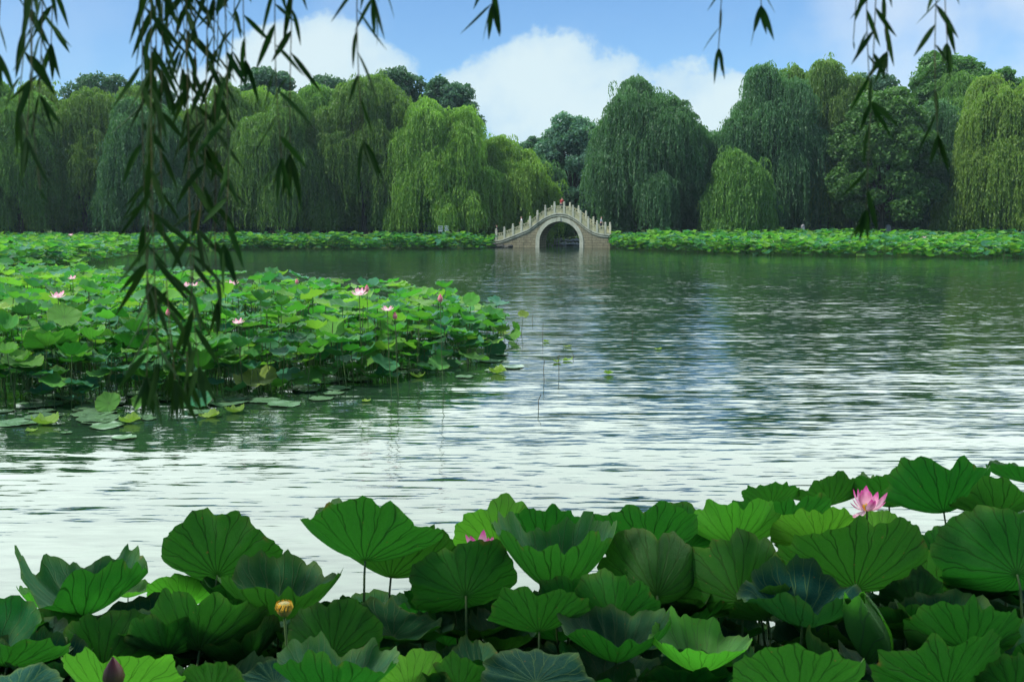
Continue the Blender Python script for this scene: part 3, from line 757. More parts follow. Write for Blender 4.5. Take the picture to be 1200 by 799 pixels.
V, Q = tube([(0, 0, q.z - .04), (.03, .0, q.z * .5), (.07, .03, -.2)], .005); mk('stem', V, Q, mats=[M['stalk']], parent=root)

# ------------------------------------------------------------------ middle lotus bed
MG = 'lotus leaves of the middle bed'
mid_mesh = {}
for mt in ('lotus', 'lotus_bright', 'lotus_yellow', 'lotus_blue'):
    L_ = []
    for k in range(6):
        V, Q, T, uv = blade(7, 56, 500 + k, [.12, .22, .35, .5, .16, .65][k], .07, .05, .10, .12, .012)
        L_.append(mk('blade', V, Q, T, [M[mt.replace('lotus', 'mid')]], uv=uv, link=False))
    mid_mesh[mt] = L_
hand = [  # px,py of blade centre, width, material, tilt, heading, label
    (127, 472, 27, 'lotus_bright', .9, -PI / 2, 'small bright leaf tilted towards us over the floating pads at the left'),
    (165, 478, 20, 'lotus_bright', 1.2, -2.2, 'smallest bright leaf right of the tilted one over the floating pads'),
    (300, 447, 46, 'lotus_yellow', .35, -PI / 2, 'glowing yellow-green leaf at the front edge near the hanging strand'),
    (168, 441, 34, 'lotus_bright', .4, 1.2, 'light green leaf in the front row above the small tilted pair'),
    (232, 470, 34, 'lotus_blue', .5, -PI / 2, 'dark leaf hanging low over the water behind the hanging strand'),
    (95, 450, 36, 'lotus_blue', .1, 0, 'flat low leaf in the shade of the front row at the left'),
    (20, 432, 50, 'lotus', .35, .8, 'green leaf at the front left corner of the middle bed'),
    (60, 405, 58, 'lotus', .5, 2.2, 'broad fan-shaped leaf near the left edge of the middle bed'),
    (95, 420, 56, 'lotus_blue', .15, 0, 'wide blue-green leaf lying nearly flat in the front row'),
    (150, 405, 46, 'lotus', .5, 1.3, 'cupped leaf on a tall pale stalk in the front row'),
    (75, 372, 36, 'lotus_bright', .6, -1.2, 'bright folded leaf above the broad fan at the left'),
    (260, 412, 44, 'lotus_bright', .5, -1.8, 'rounded light leaf right of the hanging strand'),
    (360, 444, 34, 'lotus_bright', .4, -1.4, 'light green leaf standing out at the front edge, middle of the bed'),
    (380, 438, 30, 'lotus', .2, 0, 'green leaf just right of the light one at the front edge'),
    (432, 446, 32, 'lotus', .3, .5, 'low leaf over the pads right of the middle of the bed'),
    (433, 420, 28, 'lotus_bright', .7, -1.8, 'small light leaf facing us in the right half of the bed'),
    (459, 404, 30, 'lotus_bright', .6, -1.4, 'bright oval leaf in the right half of the bed'),
    (460, 380, 34, 'lotus_bright', .7, -1.7, 'bright tilted leaf above the oval one'),
    (390, 388, 30, 'lotus_bright', .8, -1.9, 'light leaf turned to the sun in the middle of the bed'),
    (513, 428, 26, 'lotus_bright', .5, -.8, 'small leaf at the right front edge of the bed'),
    (555, 420, 34, 'lotus_bright', .2, 0, 'wavy light leaf near the right end of the bed'),
    (580, 417, 25, 'lotus_blue', .9, -1.7, 'dark blue-green leaf at the right end of the bed'),
    (597, 408, 20, 'lotus', .3, 0, 'narrow leaf sticking out right of the dark blue-green one'),
    (604, 397, 17, 'lotus_bright', .8, -2.3, 'tiny bright leaf at the right tip of the bed'),
    (604, 383, 13, 'lotus_bright', 1.1, .6, 'folded tiny leaf above the bright one at the right tip'),
    (613, 369, 13, 'lotus_yellow', .5, -1.5, 'topmost tiny yellow-green leaf at the right tip'),
    (576, 372, 32, 'lotus', .4, -.6, 'green leaf at the right shoulder of the bed'),
    (552, 352, 19, 'lotus_bright', .9, -1.5, 'bright round leaf highest at the right end of the bed'),
]
for px, py, w, mt, tl, az, lab in hand:
    near = np.interp(px, [0, 230, 400, 480, 560, 612], [13.3, 14.0, 15.3, 16.2, 18.2, 22.0])
    d = near + max(0, (470 - py - (px > 480) * 40)) * .02
    q = P(px, py, d); q.z = max(.1, q.z)
    leaf_thing(q, w * d / F / 2 * 1.15, tl, az, random.uniform(0, 6), mid_mesh[mt][random.choice([0, 1, 2, 4])], .007, lab, MG)
def inpoly(x, y, poly):
    c = False; n = len(poly)
    for i_ in range(n):
        x1, y1 = poly[i_]; x2, y2 = poly[(i_ + 1) % n]
        if (y1 > y) != (y2 > y) and x < (x2 - x1) * (y - y1) / (y2 - y1) + x1: c = not c
    return c
mid_poly = [(-12.5, 13.2), (-6.9, 13.6), (-4.5, 14.3), (-2.7, 15.7), (-1.7, 16.7), (-.8, 18.2), (-.2, 20), (-.25, 22.5), (-1.2, 23.8), (-4.6, 25.5), (-9.8, 28), (-13.7, 32), (-18.5, 36), (-30, 38)]
cand = []
g = random.Random(3); tries = 0; grid = {}
while len(cand) < 1900 and tries < 120000:
    tries += 1
    y = g.uniform(13.2, 37) ; x = g.uniform(-30, 0)
    if not inpoly(x, y, mid_poly) or x < -.60 * y: continue
    key = (int(x / .5), int(y / .5)); ok = True
    for a in (-1, 0, 1):
        for b_ in (-1, 0, 1):
            for (qx, qy) in grid.get((key[0] + a, key[1] + b_), ()):
                if (qx - x) ** 2 + (qy - y) ** 2 < .215 ** 2: ok = False
    if not ok: continue
    grid.setdefault(key, []).append((x, y))
    edge = min(1, (y - np.interp(x, [p_[0] for p_ in mid_poly[:7]], [p_[1] for p_ in mid_poly[:7]])) / 1.4)
    z = g.uniform(.35, .95) + .45 * max(0, edge) * g.uniform(.2, 1.0)
    if g.random() < .25: z = g.uniform(.3, .7)
    z *= float(np.interp(600 + x / y * F, [400, 520, 590], [1, .85, .62]))
    cand.append((x, y, z, g.uniform(.17, .30) * (1 if y < 26 else 1.05)))
cand.sort(key=lambda c: c[1] - c[2] * 2.2)
nind = 298 - NLEAF - 1
ind, rest = cand[:nind], cand[nind:]
def pick(g):
    u = g.random()
    return 'lotus' if u < .52 else 'lotus_bright' if u < .78 else 'lotus_yellow' if u < .785 else 'lotus_blue'
def zone(x, y):
    px = 600 + x / y * F
    return 'left of the hanging strand' if px < 170 else 'right of the hanging strand' if px < 300 else 'in the middle part' if px < 430 else 'towards the right tip'
cw = {'lotus': 'mid green', 'lotus_bright': 'light green', 'lotus_yellow': 'yellowish', 'lotus_blue': 'blue-green'}
for x, y, z, R in ind:
    mt = pick(g); tl = abs(g.gauss(.05, .26))
    leaf_thing((x, y, z), R, min(tl, 1.2), g.uniform(0, 2 * PI), g.uniform(0, 6), mid_mesh[mt][g.randrange(6)], .006,
               '%s leaf at the front of the middle bed, %s' % (cw[mt], zone(x, y)), '%s leaves of the middle bed, %s' % (cw[mt], zone(x, y)))
# merged beds (uncounted mass beyond the leaves built one by one)
def merge_leaves(name, items, tmpl, mats, label, mweights, stems=True, stem_n=3, leanfn=None):
    n = len(items); it = np.array(items)
    which = rng.integers(0, len(tmpl), n); mi = rng.choice(len(mats), n, p=mweights)
    tl = np.abs(rng.normal(.05, .26, n)).clip(0, 1.15); az = rng.uniform(0, 2 * PI, n); sp = rng.uniform(0, 2 * PI, n)
    rn = rng.uniform(0, 1, n)
    Vs, Qs, Ts, Us, As, MQ, MT = [], [], [], [], [], [], []; off = 0
    def RZ(a): c, s = np.cos(a), np.sin(a); o = np.zeros_like(c); e = np.ones_like(c); return np.stack([np.stack([c, -s, o], -1), np.stack([s, c, o], -1), np.stack([o, o, e], -1)], -2)
    def RY(a): c, s = np.cos(a), np.sin(a); o = np.zeros_like(c); e = np.ones_like(c); return np.stack([np.stack([c, o, s], -1), np.stack([o, e, o], -1), np.stack([-s, o, c], -1)], -2)
    Rm = RZ(az) @ RY(tl) @ RZ(sp)
    for w in range(len(tmpl)):
        sel = np.where(which == w)[0]
        if not len(sel): continue
        V, Q, T, uv = tmpl[w]; nv = len(V)
        W = np.einsum('nij,vj->nvi', Rm[sel], V) * it[sel, 3][:, None, None] + it[sel, None, :3]
        o = off + np.arange(len(sel)) * nv
        Vs.append(W.reshape(-1, 3)); Us.append(np.tile(uv, (len(sel), 1))); As.append(np.repeat(rn[sel], nv))
        Qs.append((Q[None] + o[:, None, None]).reshape(-1, 4)); Ts.append((T[None] + o[:, None, None]).reshape(-1, 3))
        MQ.append(np.repeat(mi[sel], len(Q))); MT.append(np.repeat(mi[sel], len(T))); off += len(sel) * nv
    if stems:
        top = it[:, :3].copy(); bot = top.copy(); bot[:, 2] = -.15; bot[:, :2] += rng.normal(0, .08, (n, 2))
        a = np.arange(3) * 2 * PI / 3; ring = np.stack([np.cos(a), np.sin(a), 0 * a], -1) * .008
        W = np.stack([top[:, None] + ring, bot[:, None] + ring], 1).reshape(-1, 3)
        o = off + np.arange(n) * 6; j = np.arange(3); fq = np.stack([j, (j + 1) % 3, (j + 1) % 3 + 3, j + 3], -1)
        Qs.append((fq[None] + o[:, None, None]).reshape(-1, 4)); MQ.append(np.full(n * 3, len(mats)))
        Vs.append(W); Us.append(np.zeros((len(W), 2))); As.append(np.zeros(len(W)))
    o = mk(name, np.concatenate(Vs), np.concatenate(Qs), np.concatenate(Ts), list(mats) + [M['stalk']], uv=np.concatenate(Us), attr=np.concatenate(As), midx=np.concatenate(MQ + MT))
    return tag(o, label, 'lotus bed', kind='stuff')
tm = [blade(4, 28, 700 + k, [.12, .22, .35, .5, .18][k], .09, .05, .1, .1, 0) for k in range(5)]
tf = [blade(2, 12, 720 + k, [.1, .25, .4, .6, .2][k], .10, .05, .0, .1, 0) for k in range(5)]
merge_leaves('lotus_bed', rest, tm, [M['bed'], M['bed_bright'], M['bed_teal']], 'densely packed lotus leaves of the middle bed behind its front rows', [.5, .3, .2])
its = []
while len(its) < 300:
    d = g.uniform(2.7, 6.3); px = g.uniform(-60, 1260); y0_ = np.interp(px, [0, 180, 240, 500, 700, 900, 1000, 1200], [765, 745, 740, 725, 715, 690, 640, 610])
    q = P(px, g.uniform(y0_, 900), d)
    if .08 < q.z < .85: its.append((q.x, q.y, q.z, g.uniform(.15, .27)))
merge_leaves('lotus_undergrowth', its, tu, [M['lotus'], M['lotus_blue']], 'low shaded lotus leaves under the canopy of the near clump', [.92, .08])
# smaller low leaves under the middle bed
low = []
while len(low) < 950:
    y = g.uniform(13.4, 30); x = g.uniform(-18, 0)
    if inpoly(x, y, mid_poly) and x > -.6 * y: low.append((x, y, g.uniform(.04, .5), g.uniform(.14, .27)))
merge_leaves('lotus_undergrowth', low, tm, [M['bed_teal'], M['bed']], 'low shaded lotus leaves under the canopy of the middle bed', [.6, .4])
def bed(name, poly, dens, zf, rr, weights, label, pref=None):
    xs_ = [p_[0] for p_ in poly]; ys_ = [p_[1] for p_ in poly]; its = []
    n = int((max(xs_) - min(xs_)) * (max(ys_) - min(ys_)) * dens)
    X_ = rng.uniform(min(xs_), max(xs_), n); Y_ = rng.uniform(min(ys_), max(ys_), n)
    for x, y in zip(X_, Y_):
        if abs(x) > .64 * y or not inpoly(x, y, poly): continue
        its.append((x, y, zf(x, y) * (.88 + .16 * math.sin(x * .9 + 1.3 * math.sin(y * .5)) + .10 * math.sin(x * 2.3 + y)), random.uniform(*rr)))
    merge_leaves(name, its, tf, [M['bed'], M['bed_bright'], M['bed_teal']], label, weights)
L_poly = [(-34, 48), (-27, 52), (-25, 60), (-28.5, 72), (-31, 84), (-31.5, 94), (-22.7, 97), (-10, 98.5), (-3.0, 101), (-1.6, 106), (-3, 111), (-75, 112), (-75, 48)]
bed('lotus_bed', L_poly, 6.5, lambda x, y: .08 + (1.15 + .3 * (y - 50) / 60) * random.random() ** .7, (.26, .42), [.40, .30, .30], 'far lotus bed stretching along the left bank up to the bridge')
R_poly = [(10.0, 99), (14.6, 86), (20, 80), (26, 77), (38, 71), (52, 68), (75, 68), (75, 111), (11.5, 111), (10.2, 105)]
bed('lotus_bed', R_poly, 6.5, lambda x, y: .08 + (1.3 + .5 * (y - 70) / 40) * random.random() ** .7, (.26, .42), [.38, .38, .24], 'far lotus bed stretching from the bridge along the right bank')

# flowers in the beds
for px, py, s, lab in [(68, 345, .17, 'pink flower at the left of the middle bed'), (85, 323, .13, 'small pink flower at the back left of the middle bed'), (214, 333, .17, 'pale pink flower between the two long hanging strands'),
                       (228, 331, .11, 'small pink flower close behind the right long strand'), (272, 330, .17, 'pink flower right of the long hanging strands at the back of the bed'), (279, 375, .12, 'small white-pink flower low in the middle bed'),
                       (421, 342, .19, 'largest pale pink flower on the middle bed'), (454, 360, .13, 'small pale flower right of the largest one')]:
    d = max(14.9, 1.14 * F / (py - HOR)) ; flower(P(px, py + 4, d), s * .82, lab, mat='petal_pale', n=11, openn=1.1, group='lotus flowers in the middle bed')
for px, py, s, lab in [(240, 327, .14, 'pink bud between the strands and the pink flower'), (197, 366, .13, 'pale orange-pink bud low between the long strands'), (348, 329, .13, 'pink bud on the skyline of the middle bed'),
                       (430, 338, .15, 'pink half-open bud touching the largest pale flower'), (516, 350, .15, 'pink bud near the right end of the middle bed'), (463, 370, .13, 'deep pink bud low right of the small pale flower')]:
    d = max(14.9, 1.12 * F / (py - HOR)); bud(P(px, py + 4, d), s * .85, lab, 'bud_pink', 'lotus buds in the middle bed', .006)
k = 0
for px, py, d in [(83, 276, 88), (265, 284, 99), (20, 292, 66), (67, 284, 76), (330, 281, 100), (1066, 281, 84), (1033, 283, 82), (1083, 279, 88), (1030, 276, 92), (1180, 283, 78), (1105, 278, 90), (905, 283, 88), (1145, 277, 92)]:
    side = 'left' if px < 600 else 'right'
    flower(P(px, py, d), .24, 'small pale pink lotus flower dotting the far %s bed' % side, mat='petal_pale', n=8, openn=1.1, group='flowers of the far %s bed' % side); k += 1

# floating pads and stray leaves on the water
V, Q, T, uv = blade(4, 40, 900, .02, .006, 0, .06, 0, 0); pad_me = mk('floating_leaf', V, Q, T, [M['pad']], uv=uv, link=False)
def pad(px, py, w, label, group='pads floating along the middle bed', mesh=None, rx=0, name='floating_leaf'):
    q = PW(px, py); o = om(name, mesh or pad_me); s = w * q.y / F / 2
    o.location = (q.x, q.y, .012); o.scale = (s, s, s); o.rotation_euler = (rx, 0, random.uniform(0, 6)); tag(o, label, 'floating leaf', group)
for px, py, w, lab in [(116, 494.5, 37, 'upper of two pale round pads at the left front of the bed'), (125, 499.5, 40, 'lower of two pale round pads at the left front of the bed'), (146, 513, 28, 'lone pale pad lying nearest to us at the left'),
                       (78, 507.5, 13, 'tiny pale pad right of the yellow curled leaf'), (175, 491, 18, 'narrow pale pad right of the yellow saddle-shaped leaf'), (247, 484, 20, 'pale pad beside the yellow floating pair')]:
    pad(px, py, w, lab)
gg = random.Random(11); got = 0
while got < 46:
    px = gg.uniform(-5, 600); b_ = np.interp(px, [0, 230, 400, 480, 560, 600], [492, 484, 467, 453, 440, 425]); py = b_ + gg.uniform(-26, 5)
    pad(px, py, gg.uniform(22, 52) * (1 if px < 400 else .7), 'dull green pad among the stalks at the %s front edge of the middle bed' % ('left' if px < 300 else 'right'), 'pads under the %s front edge of the middle bed' % ('left' if px < 300 else 'right')); got += 1
def cmesh(seed, c, w, mt):
    V, Q, T, uv = blade(5, 40, seed, c, w, .25, .05, .3, .01); return mk('floating_leaf', V, Q, T, [M[mt.replace('lotus', 'mid')]], uv=uv, link=False)
c1 = cmesh(910, .35, .12, 'lotus_yellow'); c2 = cmesh(912, .12, .10, 'lotus_yellow')
yg = 'yellowing leaves lying on the water'
for px, py, w, me_, lab in [(52, 498, 36, c1, 'curled yellow-green leaf on the water at the far left'), (37, 506, 14, c2, 'small yellow leaf just below the curled one at the far left'), (152, 496, 28, c1, 'yellow-green saddle-shaped leaf on the water'),
                            (246, 489, 26, c2, 'yellow floating leaf, left one of the pair'), (275, 484, 26, c1, 'yellow floating leaf, right one of the pair'), (713, 439, 13, c1, 'lone round yellow leaf floating on the open water'),
                            (653, 425, 11, c1, 'olive leaf floating near the thin stalks'), (665, 423, 13, c2, 'thin yellow-green leaf beside the olive one'), (665, 407, 10, c2, 'tiny olive leaf above the thin stalks'), (640, 401, 9, c2, 'small yellow-green leaf at the foot of the upper stalk'),
                            (429, 471, 11, c2, 'small brownish leaf in front of the bed, centre'), (583, 438, 24, c1, 'yellow-green leaf at the right front foot of the bed'), (590, 392, 18, c2, 'pale yellow leaf lying at the right tip'), (490, 443, 20, c1, 'light green curled leaf on the pads, right half'), (771, 410, 9, c2, 'tiny olive leaf far out on the open water')]:
    pad(px, py, w, lab, yg, me_, random.uniform(-.1, .1))
def stalk(pts, label, r=.005):
    base = PW(*pts[0]); d = base.y
    P3 = [P(a, b_, d) for a, b_ in pts]; P3[0].z = -.1
    V, Q = tube([tuple(v - base) for v in P3], r, 5); o = mk('bare_stalk', V, Q, mats=[M['dry']]); o.location = base; tag(o, label, 'stalk', 'bare stalks in the open water')
stalk([(636, 400), (636, 390), (636.5, 378)], 'upright thin stalk above the small yellow leaf')
stalk([(638, 447), (637, 432), (638, 422)], 'dark stalk left of the olive leaf')
stalk([(655, 442), (655, 430), (654, 418), (656, 416)], 'thin stalk standing through the olive leaf')
stalk([(671, 421), (672, 416), (670, 413)], 'short crooked stalk right of the olive leaf')
stalk([(631, 482), (631, 469), (634, 462)], 'broken stalk nearest to us, its tip bent right')
stalk([(624, 379), (624, 374), (624.5, 368)], 'short faint stalk right of the tip of the bed')
stalk([(742, 398), (741, 392), (742, 387)], 'short stalk out on the open water')

# ------------------------------------------------------------------ bridge
BA = math.radians(-14)
bc = PW(655.5, 290.5)
bridge = empty('stone_bridge', (bc.x, bc.y, 0), BA, label='humpbacked stone bridge with a single round arch and carved railings', cat='bridge')
k_ = .0139
def zc(zx, zy): return ((zx - 655) * k_ / math.cos(BA), (462 - zy) * k_)
corn = [zc(*p_) for p_ in [(112, 413), (205, 403), (260, 382), (300, 367), (350, 346), (420, 318), (480, 270), (540, 228), (600, 203), (655, 194), (720, 205), (790, 245), (850, 298), (900, 332), (960, 352), (1040, 360)]]
cs_ = np.array([c[0] for c in corn]); cz_ = np.array([c[1] for c in corn])
def deck(s):
    s = np.asarray(s, float); v = 0
    for o in (-.25, -.12, 0, .12, .25): v = v + np.interp(s + o, cs_, cz_)
    return v / 5
WB = 3.4; s0, s1 = cs_[0], cs_[-1]
Ro, Ri, zc0 = 2.62, 2.20, .62
def archz(s, R):
    return np.where(np.abs(s) < R, zc0 + np.sqrt(np.maximum(0, R * R - s * s)), -.6)
ss_ = np.unique(np.concatenate([np.linspace(s0, s1, 90), Ro * np.sin(np.linspace(-PI / 2, PI / 2, 40)), [-Ro - .001, Ro + .001]]))
def wall_face(y, flip):
    lo = archz(ss_, Ro - .05); hi = deck(ss_); lo = np.minimum(lo, hi - .02)
    V = np.concatenate([np.stack([ss_, np.full_like(ss_, y), lo], -1), np.stack([ss_, np.full_like(ss_, y), hi], -1)])
    n = len(ss_); j = np.arange(n - 1); Q = np.stack([j, j + 1, j + 1 + n, j + n], -1)
    return V, (Q[:, ::-1] if flip else Q)
b = MB(); V, Q = wall_face(0, False); b.add(V, Q); V, Q = wall_face(WB, True); b.add(V, Q)
n = len(ss_); j = np.arange(n - 1)
hi = deck(ss_); V = np.concatenate([np.stack([ss_, ss_ * 0, hi - .02], -1), np.stack([ss_, ss_ * 0 + WB, hi - .02], -1)]); b.add(V, np.stack([j, j + 1, j + 1 + n, j + n], -1))
for s_ in (s0, s1): b.add([(s_, 0, -.6), (s_, WB, -.6), (s_, WB, deck(s_)), (s_, 0, deck(s_))], [(0, 1, 2, 3)])
b.build('masonry_wall', [M['masonry']], bridge, smooth=False)
# arch barrel and face rings
ta = np.linspace(0, PI, 40); prof = [(Ri * math.cos(a), zc0 + Ri * math.sin(a)) for a in ta]; prof = [(Ri, -.6)] + prof + [(-Ri, -.6)]
prO = [(Ro * math.cos(a), zc0 + Ro * math.sin(a)) for a in ta]; prO = [(Ro, -.6)] + prO + [(-Ro, -.6)]
n = len(prof); V = [(x, .01, z) for x, z in prof] + [(x, WB - .01, z) for x, z in prof]; j = np.arange(n - 1)
mk('arch_barrel', V, np.stack([j, j + 1, j + 1 + n, j + n], -1), mats=[M['masonry']], parent=bridge)
for y0, y1 in ((-.07, .03), (WB - .03, WB + .07)):
    V = [(x, y0, z) for x, z in prof] + [(x, y0, z) for x, z in prO] + [(x, y1, z) for x, z in prO] + [(x, y1, z) for x, z in prof]
    Q = np.concatenate([np.stack([j + a * n, j + 1 + a * n, j + 1 + ((a + 1) % 4) * n, j + ((a + 1) % 4) * n], -1) for a in range(4)])
    mk('arch_ring', V, Q, mats=[M['stone_ring']], parent=bridge, smooth=False)
# cornice bands
sl = np.linspace(s0, s1, 80)
def band(y0, y1, za, zb, name, mat):
    h = deck(sl); n = len(sl)
    V = np.concatenate([np.stack([sl, sl * 0 + y, h + z], -1) for y, z in ((y0, za), (y0, zb), (y1, zb), (y1, za))]); j = np.arange(n - 1)
    Q = np.concatenate([np.stack([j + a * n, j + 1 + a * n, j + 1 + ((a + 1) % 4) * n, j + ((a + 1) % 4) * n], -1) for a in range(4)])
    return mk(name, V, Q, mats=[mat], parent=bridge, smooth=False)
band(-.13, .10, -.10, .05, 'cornice', M['stone_ring']); band(-.08, .08, -.30, -.20, 'string_course', M['stone_ring'])
band(WB - .10, WB + .13, -.10, .05, 'cornice', M['stone_ring'])
b = MB()
for k in range(70):
    sa = s0 + (s1 - s0) * k / 70; sb = s0 + (s1 - s0) * (k + 1) / 70; z = float(min(deck(sa), deck(sb)))
    b.box(sa, sb, .12, WB - .12, z - .05, z + .10)
b.build('steps', [M['stone']], bridge, smooth=False)
posts_px = [165, 230, 297, 363, 430, 487, 547, 617, 690, 757, 815, 873, 940, 1002]
ps = [zc(p_, 0)[0] for p_ in posts_px]
for y in (.0, WB):
    for k, s_ in enumerate(ps):
        z = float(deck(s_)); b = MB(); h = 1.02
        b.box(s_ - .11, s_ + .11, y - .11, y + .11, z + .03, z + h)
        V, Q = tube([(s_, y, z + h), (s_, y, z + h + .03), (s_, y, z + h + .06), (s_, y, z + h + .16), (s_, y, z + h + .24), (s_, y, z + h + .27)], [.125, .125, .08, .115, .09, .01], 10); b.add(V, Q)
        b.build('post', [M['stone_ring']], bridge, smooth=False)
        if k + 1 < len(ps):
            s2 = ps[k + 1]; u = np.linspace(s_ + .09, s2 - .09, 7); h_ = deck(u)
            b = MB()
            def strip(za, zb, th):
                n = len(u); V = np.concatenate([np.stack([u, u * 0 + y + yy, h_ + z_], -1) for yy, z_ in ((-th, za), (-th, zb), (th, zb), (th, za))]); j = np.arange(n - 1)
                Q = np.concatenate([np.stack([j + a * n, j + 1 + a * n, j + 1 + ((a + 1) % 4) * n, j + ((a + 1) % 4) * n], -1) for a in range(4)]); b.add(V, Q)
                b.add([V[a * n] for a in range(4)], [(0, 1, 2, 3)]); b.add([V[a * n + n - 1] for a in range(4)], [(3, 2, 1, 0)])
            strip(.04, .50, .05); strip(.50, .54, .075); strip(.70, .80, .07)
            for uu in np.linspace(s_ + .09, s2 - .09, 4)[1:-1]: zz = float(deck(uu)); b.box(uu - .05, uu + .05, y - .05, y + .05, zz + .5, zz + .72)
            b.build('railing_panel', [M['stone']], bridge, smooth=False)
# keystone on the near ring
b = MB(); b.box(-.14, .14, -.16, .0, zc0 + Ri + .02, zc0 + Ro + .05); b.build('keystone', [M['stone_ring']], bridge, smooth=False)
Bm = Matrix.Translation(bridge.location) @ Matrix.Rotation(BA, 4, 'Z')

# ------------------------------------------------------------------ rocks
rocks = []
for k in range(4):
    import bmesh
    bm = bmesh.new(); bmesh.ops.create_icosphere(bm, subdivisions=3, radius=1)
    r_ = random.Random(40 + k); f = [Vector((r_.uniform(-1, 1), r_.uniform(-1, 1), r_.uniform(-1, 1))).normalized() for _ in range(9)]
    for v in bm.verts:
        for fd in f:
            dd = v.co.dot(fd) - .62
            if dd > 0: v.co -= fd * dd * .9
        v.co *= 1 + .04 * math.sin(v.co.x * 7 + k)
    me = bpy.data.meshes.new('rock'); bm.to_mesh(me); bm.free(); me.materials.append(M['rock']); rocks.append(me)
rocks_dark = []
for me in rocks:
    m2 = me.copy(); m2.materials.clear(); m2.materials.append(M['mud']); rocks_dark.append(m2)
def rock(x, y, z, s, label, group, k):
    o = om('rock', (rocks_dark if 'left foot' in label else rocks)[k % 4]); o.location = (x, y, z); o.scale = (s * random.uniform(.9, 1.5), s, s * random.uniform(.6, .95)); o.rotation_euler = (0, 0, random.uniform(0, 6)); tag(o, label, 'rock', group)
for k in range(64):
    x = 1.2 + (k % 32) * .36 + random.uniform(-.12, .12); row = k // 32
    rock(x, 118.0 + row * .7 + random.uniform(-.2, .2), .18 + row * .42, random.uniform(.24, .42), 'pale grey bank rock seen through the bridge arch', 'rocks of the bank behind the bridge', k)
for k in range(14):
    pt = Bm @ Vector((s0 - .6 + k * .22, -.25 + random.uniform(-.4, .2), 0))
    rock(pt.x, pt.y, .12, random.uniform(.2, .4), 'dark rock at the water under the left foot of the bridge', 'rocks at the left foot of the bridge', k)
for k, px in enumerate(range(20, 580, 26)):
    pass

# ------------------------------------------------------------------ people
def skin_mesh(name, pts, edges, radii, mat, parent, sub=1):
    me = bpy.data.meshes.new(name); me.from_pydata(pts, edges, []); me.materials.append(mat)
    o = bpy.data.objects.new(name, me); COL.objects.link(o); o.parent = parent
    md = o.modifiers.new('s', 'SKIN'); 
    for v, r in zip(me.skin_vertices[0].data, radii): v.radius = (r, r) if not hasattr(r, '__len__') else r
    me.skin_vertices[0].data[0].use_root = True
    if sub: sb = o.modifiers.new('u', 'SUBSURF'); sb.levels = sub; sb.render_levels = sub
    dg = bpy.context.evaluated_depsgraph_get(); ev = o.evaluated_get(dg); m2 = bpy.data.meshes.new_from_object(ev)
    o.modifiers.clear(); o.data = m2
    for pl in m2.polygons: pl.use_smooth = True
    return o
def person(loc, rz, top, bottom, label, lean=0., h=1.68):
    root = empty('person', loc, rz, label=label, cat='person', group='people on the bridge')
    k = h / 1.7
    J = [(0, 0, .95), (0, lean * .3, 1.15), (0, lean * .7, 1.38), (0, lean, 1.47), (0, lean * 1.1, 1.52), (0, lean * 1.15 - .01, 1.6), (0, lean * 1.1, 1.68),
         (.17, lean * .75, 1.40), (.24, lean * .6 - .04, 1.12), (.20, lean * .6 - .24, 1.0), (.19, lean * .6 - .31, .99),
         (-.17, lean * .75, 1.40), (-.24, lean * .6 - .02, 1.12), (-.20, lean * .6 - .22, .98), (-.19, lean * .6 - .29, .97),
         (.10, 0, .88), (.11, -.06, .48), (.11, .02, .08), (.11, -.12, .03), (-.10, 0, .88), (-.11, .08, .48), (-.11, .10, .08), (-.11, -.04, .03)]
    E = [(0, 1), (1, 2), (2, 3), (3, 4), (4, 5), (5, 6), (2, 7), (7, 8), (8, 9), (9, 10), (2, 11), (11, 12), (12, 13), (13, 14), (0, 15), (15, 16), (16, 17), (17, 18), (0, 19), (19, 20), (20, 21), (21, 22)]
    R_ = [.13, .125, .13, .055, .075, .095, .06, .055, .042, .032, .03, .055, .042, .032, .03, .085, .06, .042, .035, .085, .06, .042, .035]
    J = [tuple(c * k for c in p_) for p_ in J]
    skin_mesh('body', J, E, [r * k for r in R_], M['skin'], root)
    skin_mesh('shirt', [J[i_] for i_ in (0, 1, 2, 7, 8, 11, 12)], [(0, 1), (1, 2), (2, 3), (3, 4), (2, 5), (5, 6)], [.155 * k, .145 * k, .15 * k, .075 * k, .06 * k, .075 * k, .06 * k], top, root)
    skin_mesh('trousers', [J[i_] for i_ in (0, 15, 16, 17, 19, 20, 21)], [(0, 1), (1, 2), (2, 3), (0, 4), (4, 5), (5, 6)], [.145 * k, .105 * k, .08 * k, .065 * k, .105 * k, .08 * k, .065 * k], bottom, root)
    q = J[6]; skin_mesh('hair', [(q[0], q[1] + .02, q[2] - .05), (q[0], q[1] + .03, q[2] + .02)], [(0, 1)], [.10 * k, .07 * k], M['hair'], root)
for s_, y_, rz, tp, bt, lab, ln, h in [(zc(655, 0)[0], 1.0, 2.6, M['red'], M['dark_cloth'], 'person in a red top at the crown of the bridge, leaning over', -.12, 1.62),
                              (zc(352, 0)[0], .8, -1.5, M['white_cloth'], M['grey_cloth'], 'person in white walking up the left stairs of the bridge', -.06, 1.65),
                              (zc(155, 0)[0], .9, -1.3, M['dark_cloth'], M['dark_cloth'], 'person in dark clothes at the left foot of the bridge', -.05, 1.6),
                              (zc(955, 0)[0], 1.2, 1.6, M['grey_cloth'], M['dark_cloth'], 'person in grey on the right stairs of the bridge', -.05, 1.7)]:
    z = float(deck(s_)) + .09; pt = Bm @ Vector((s_, y_, z)); person(pt, rz, tp, bt, lab, ln, h)

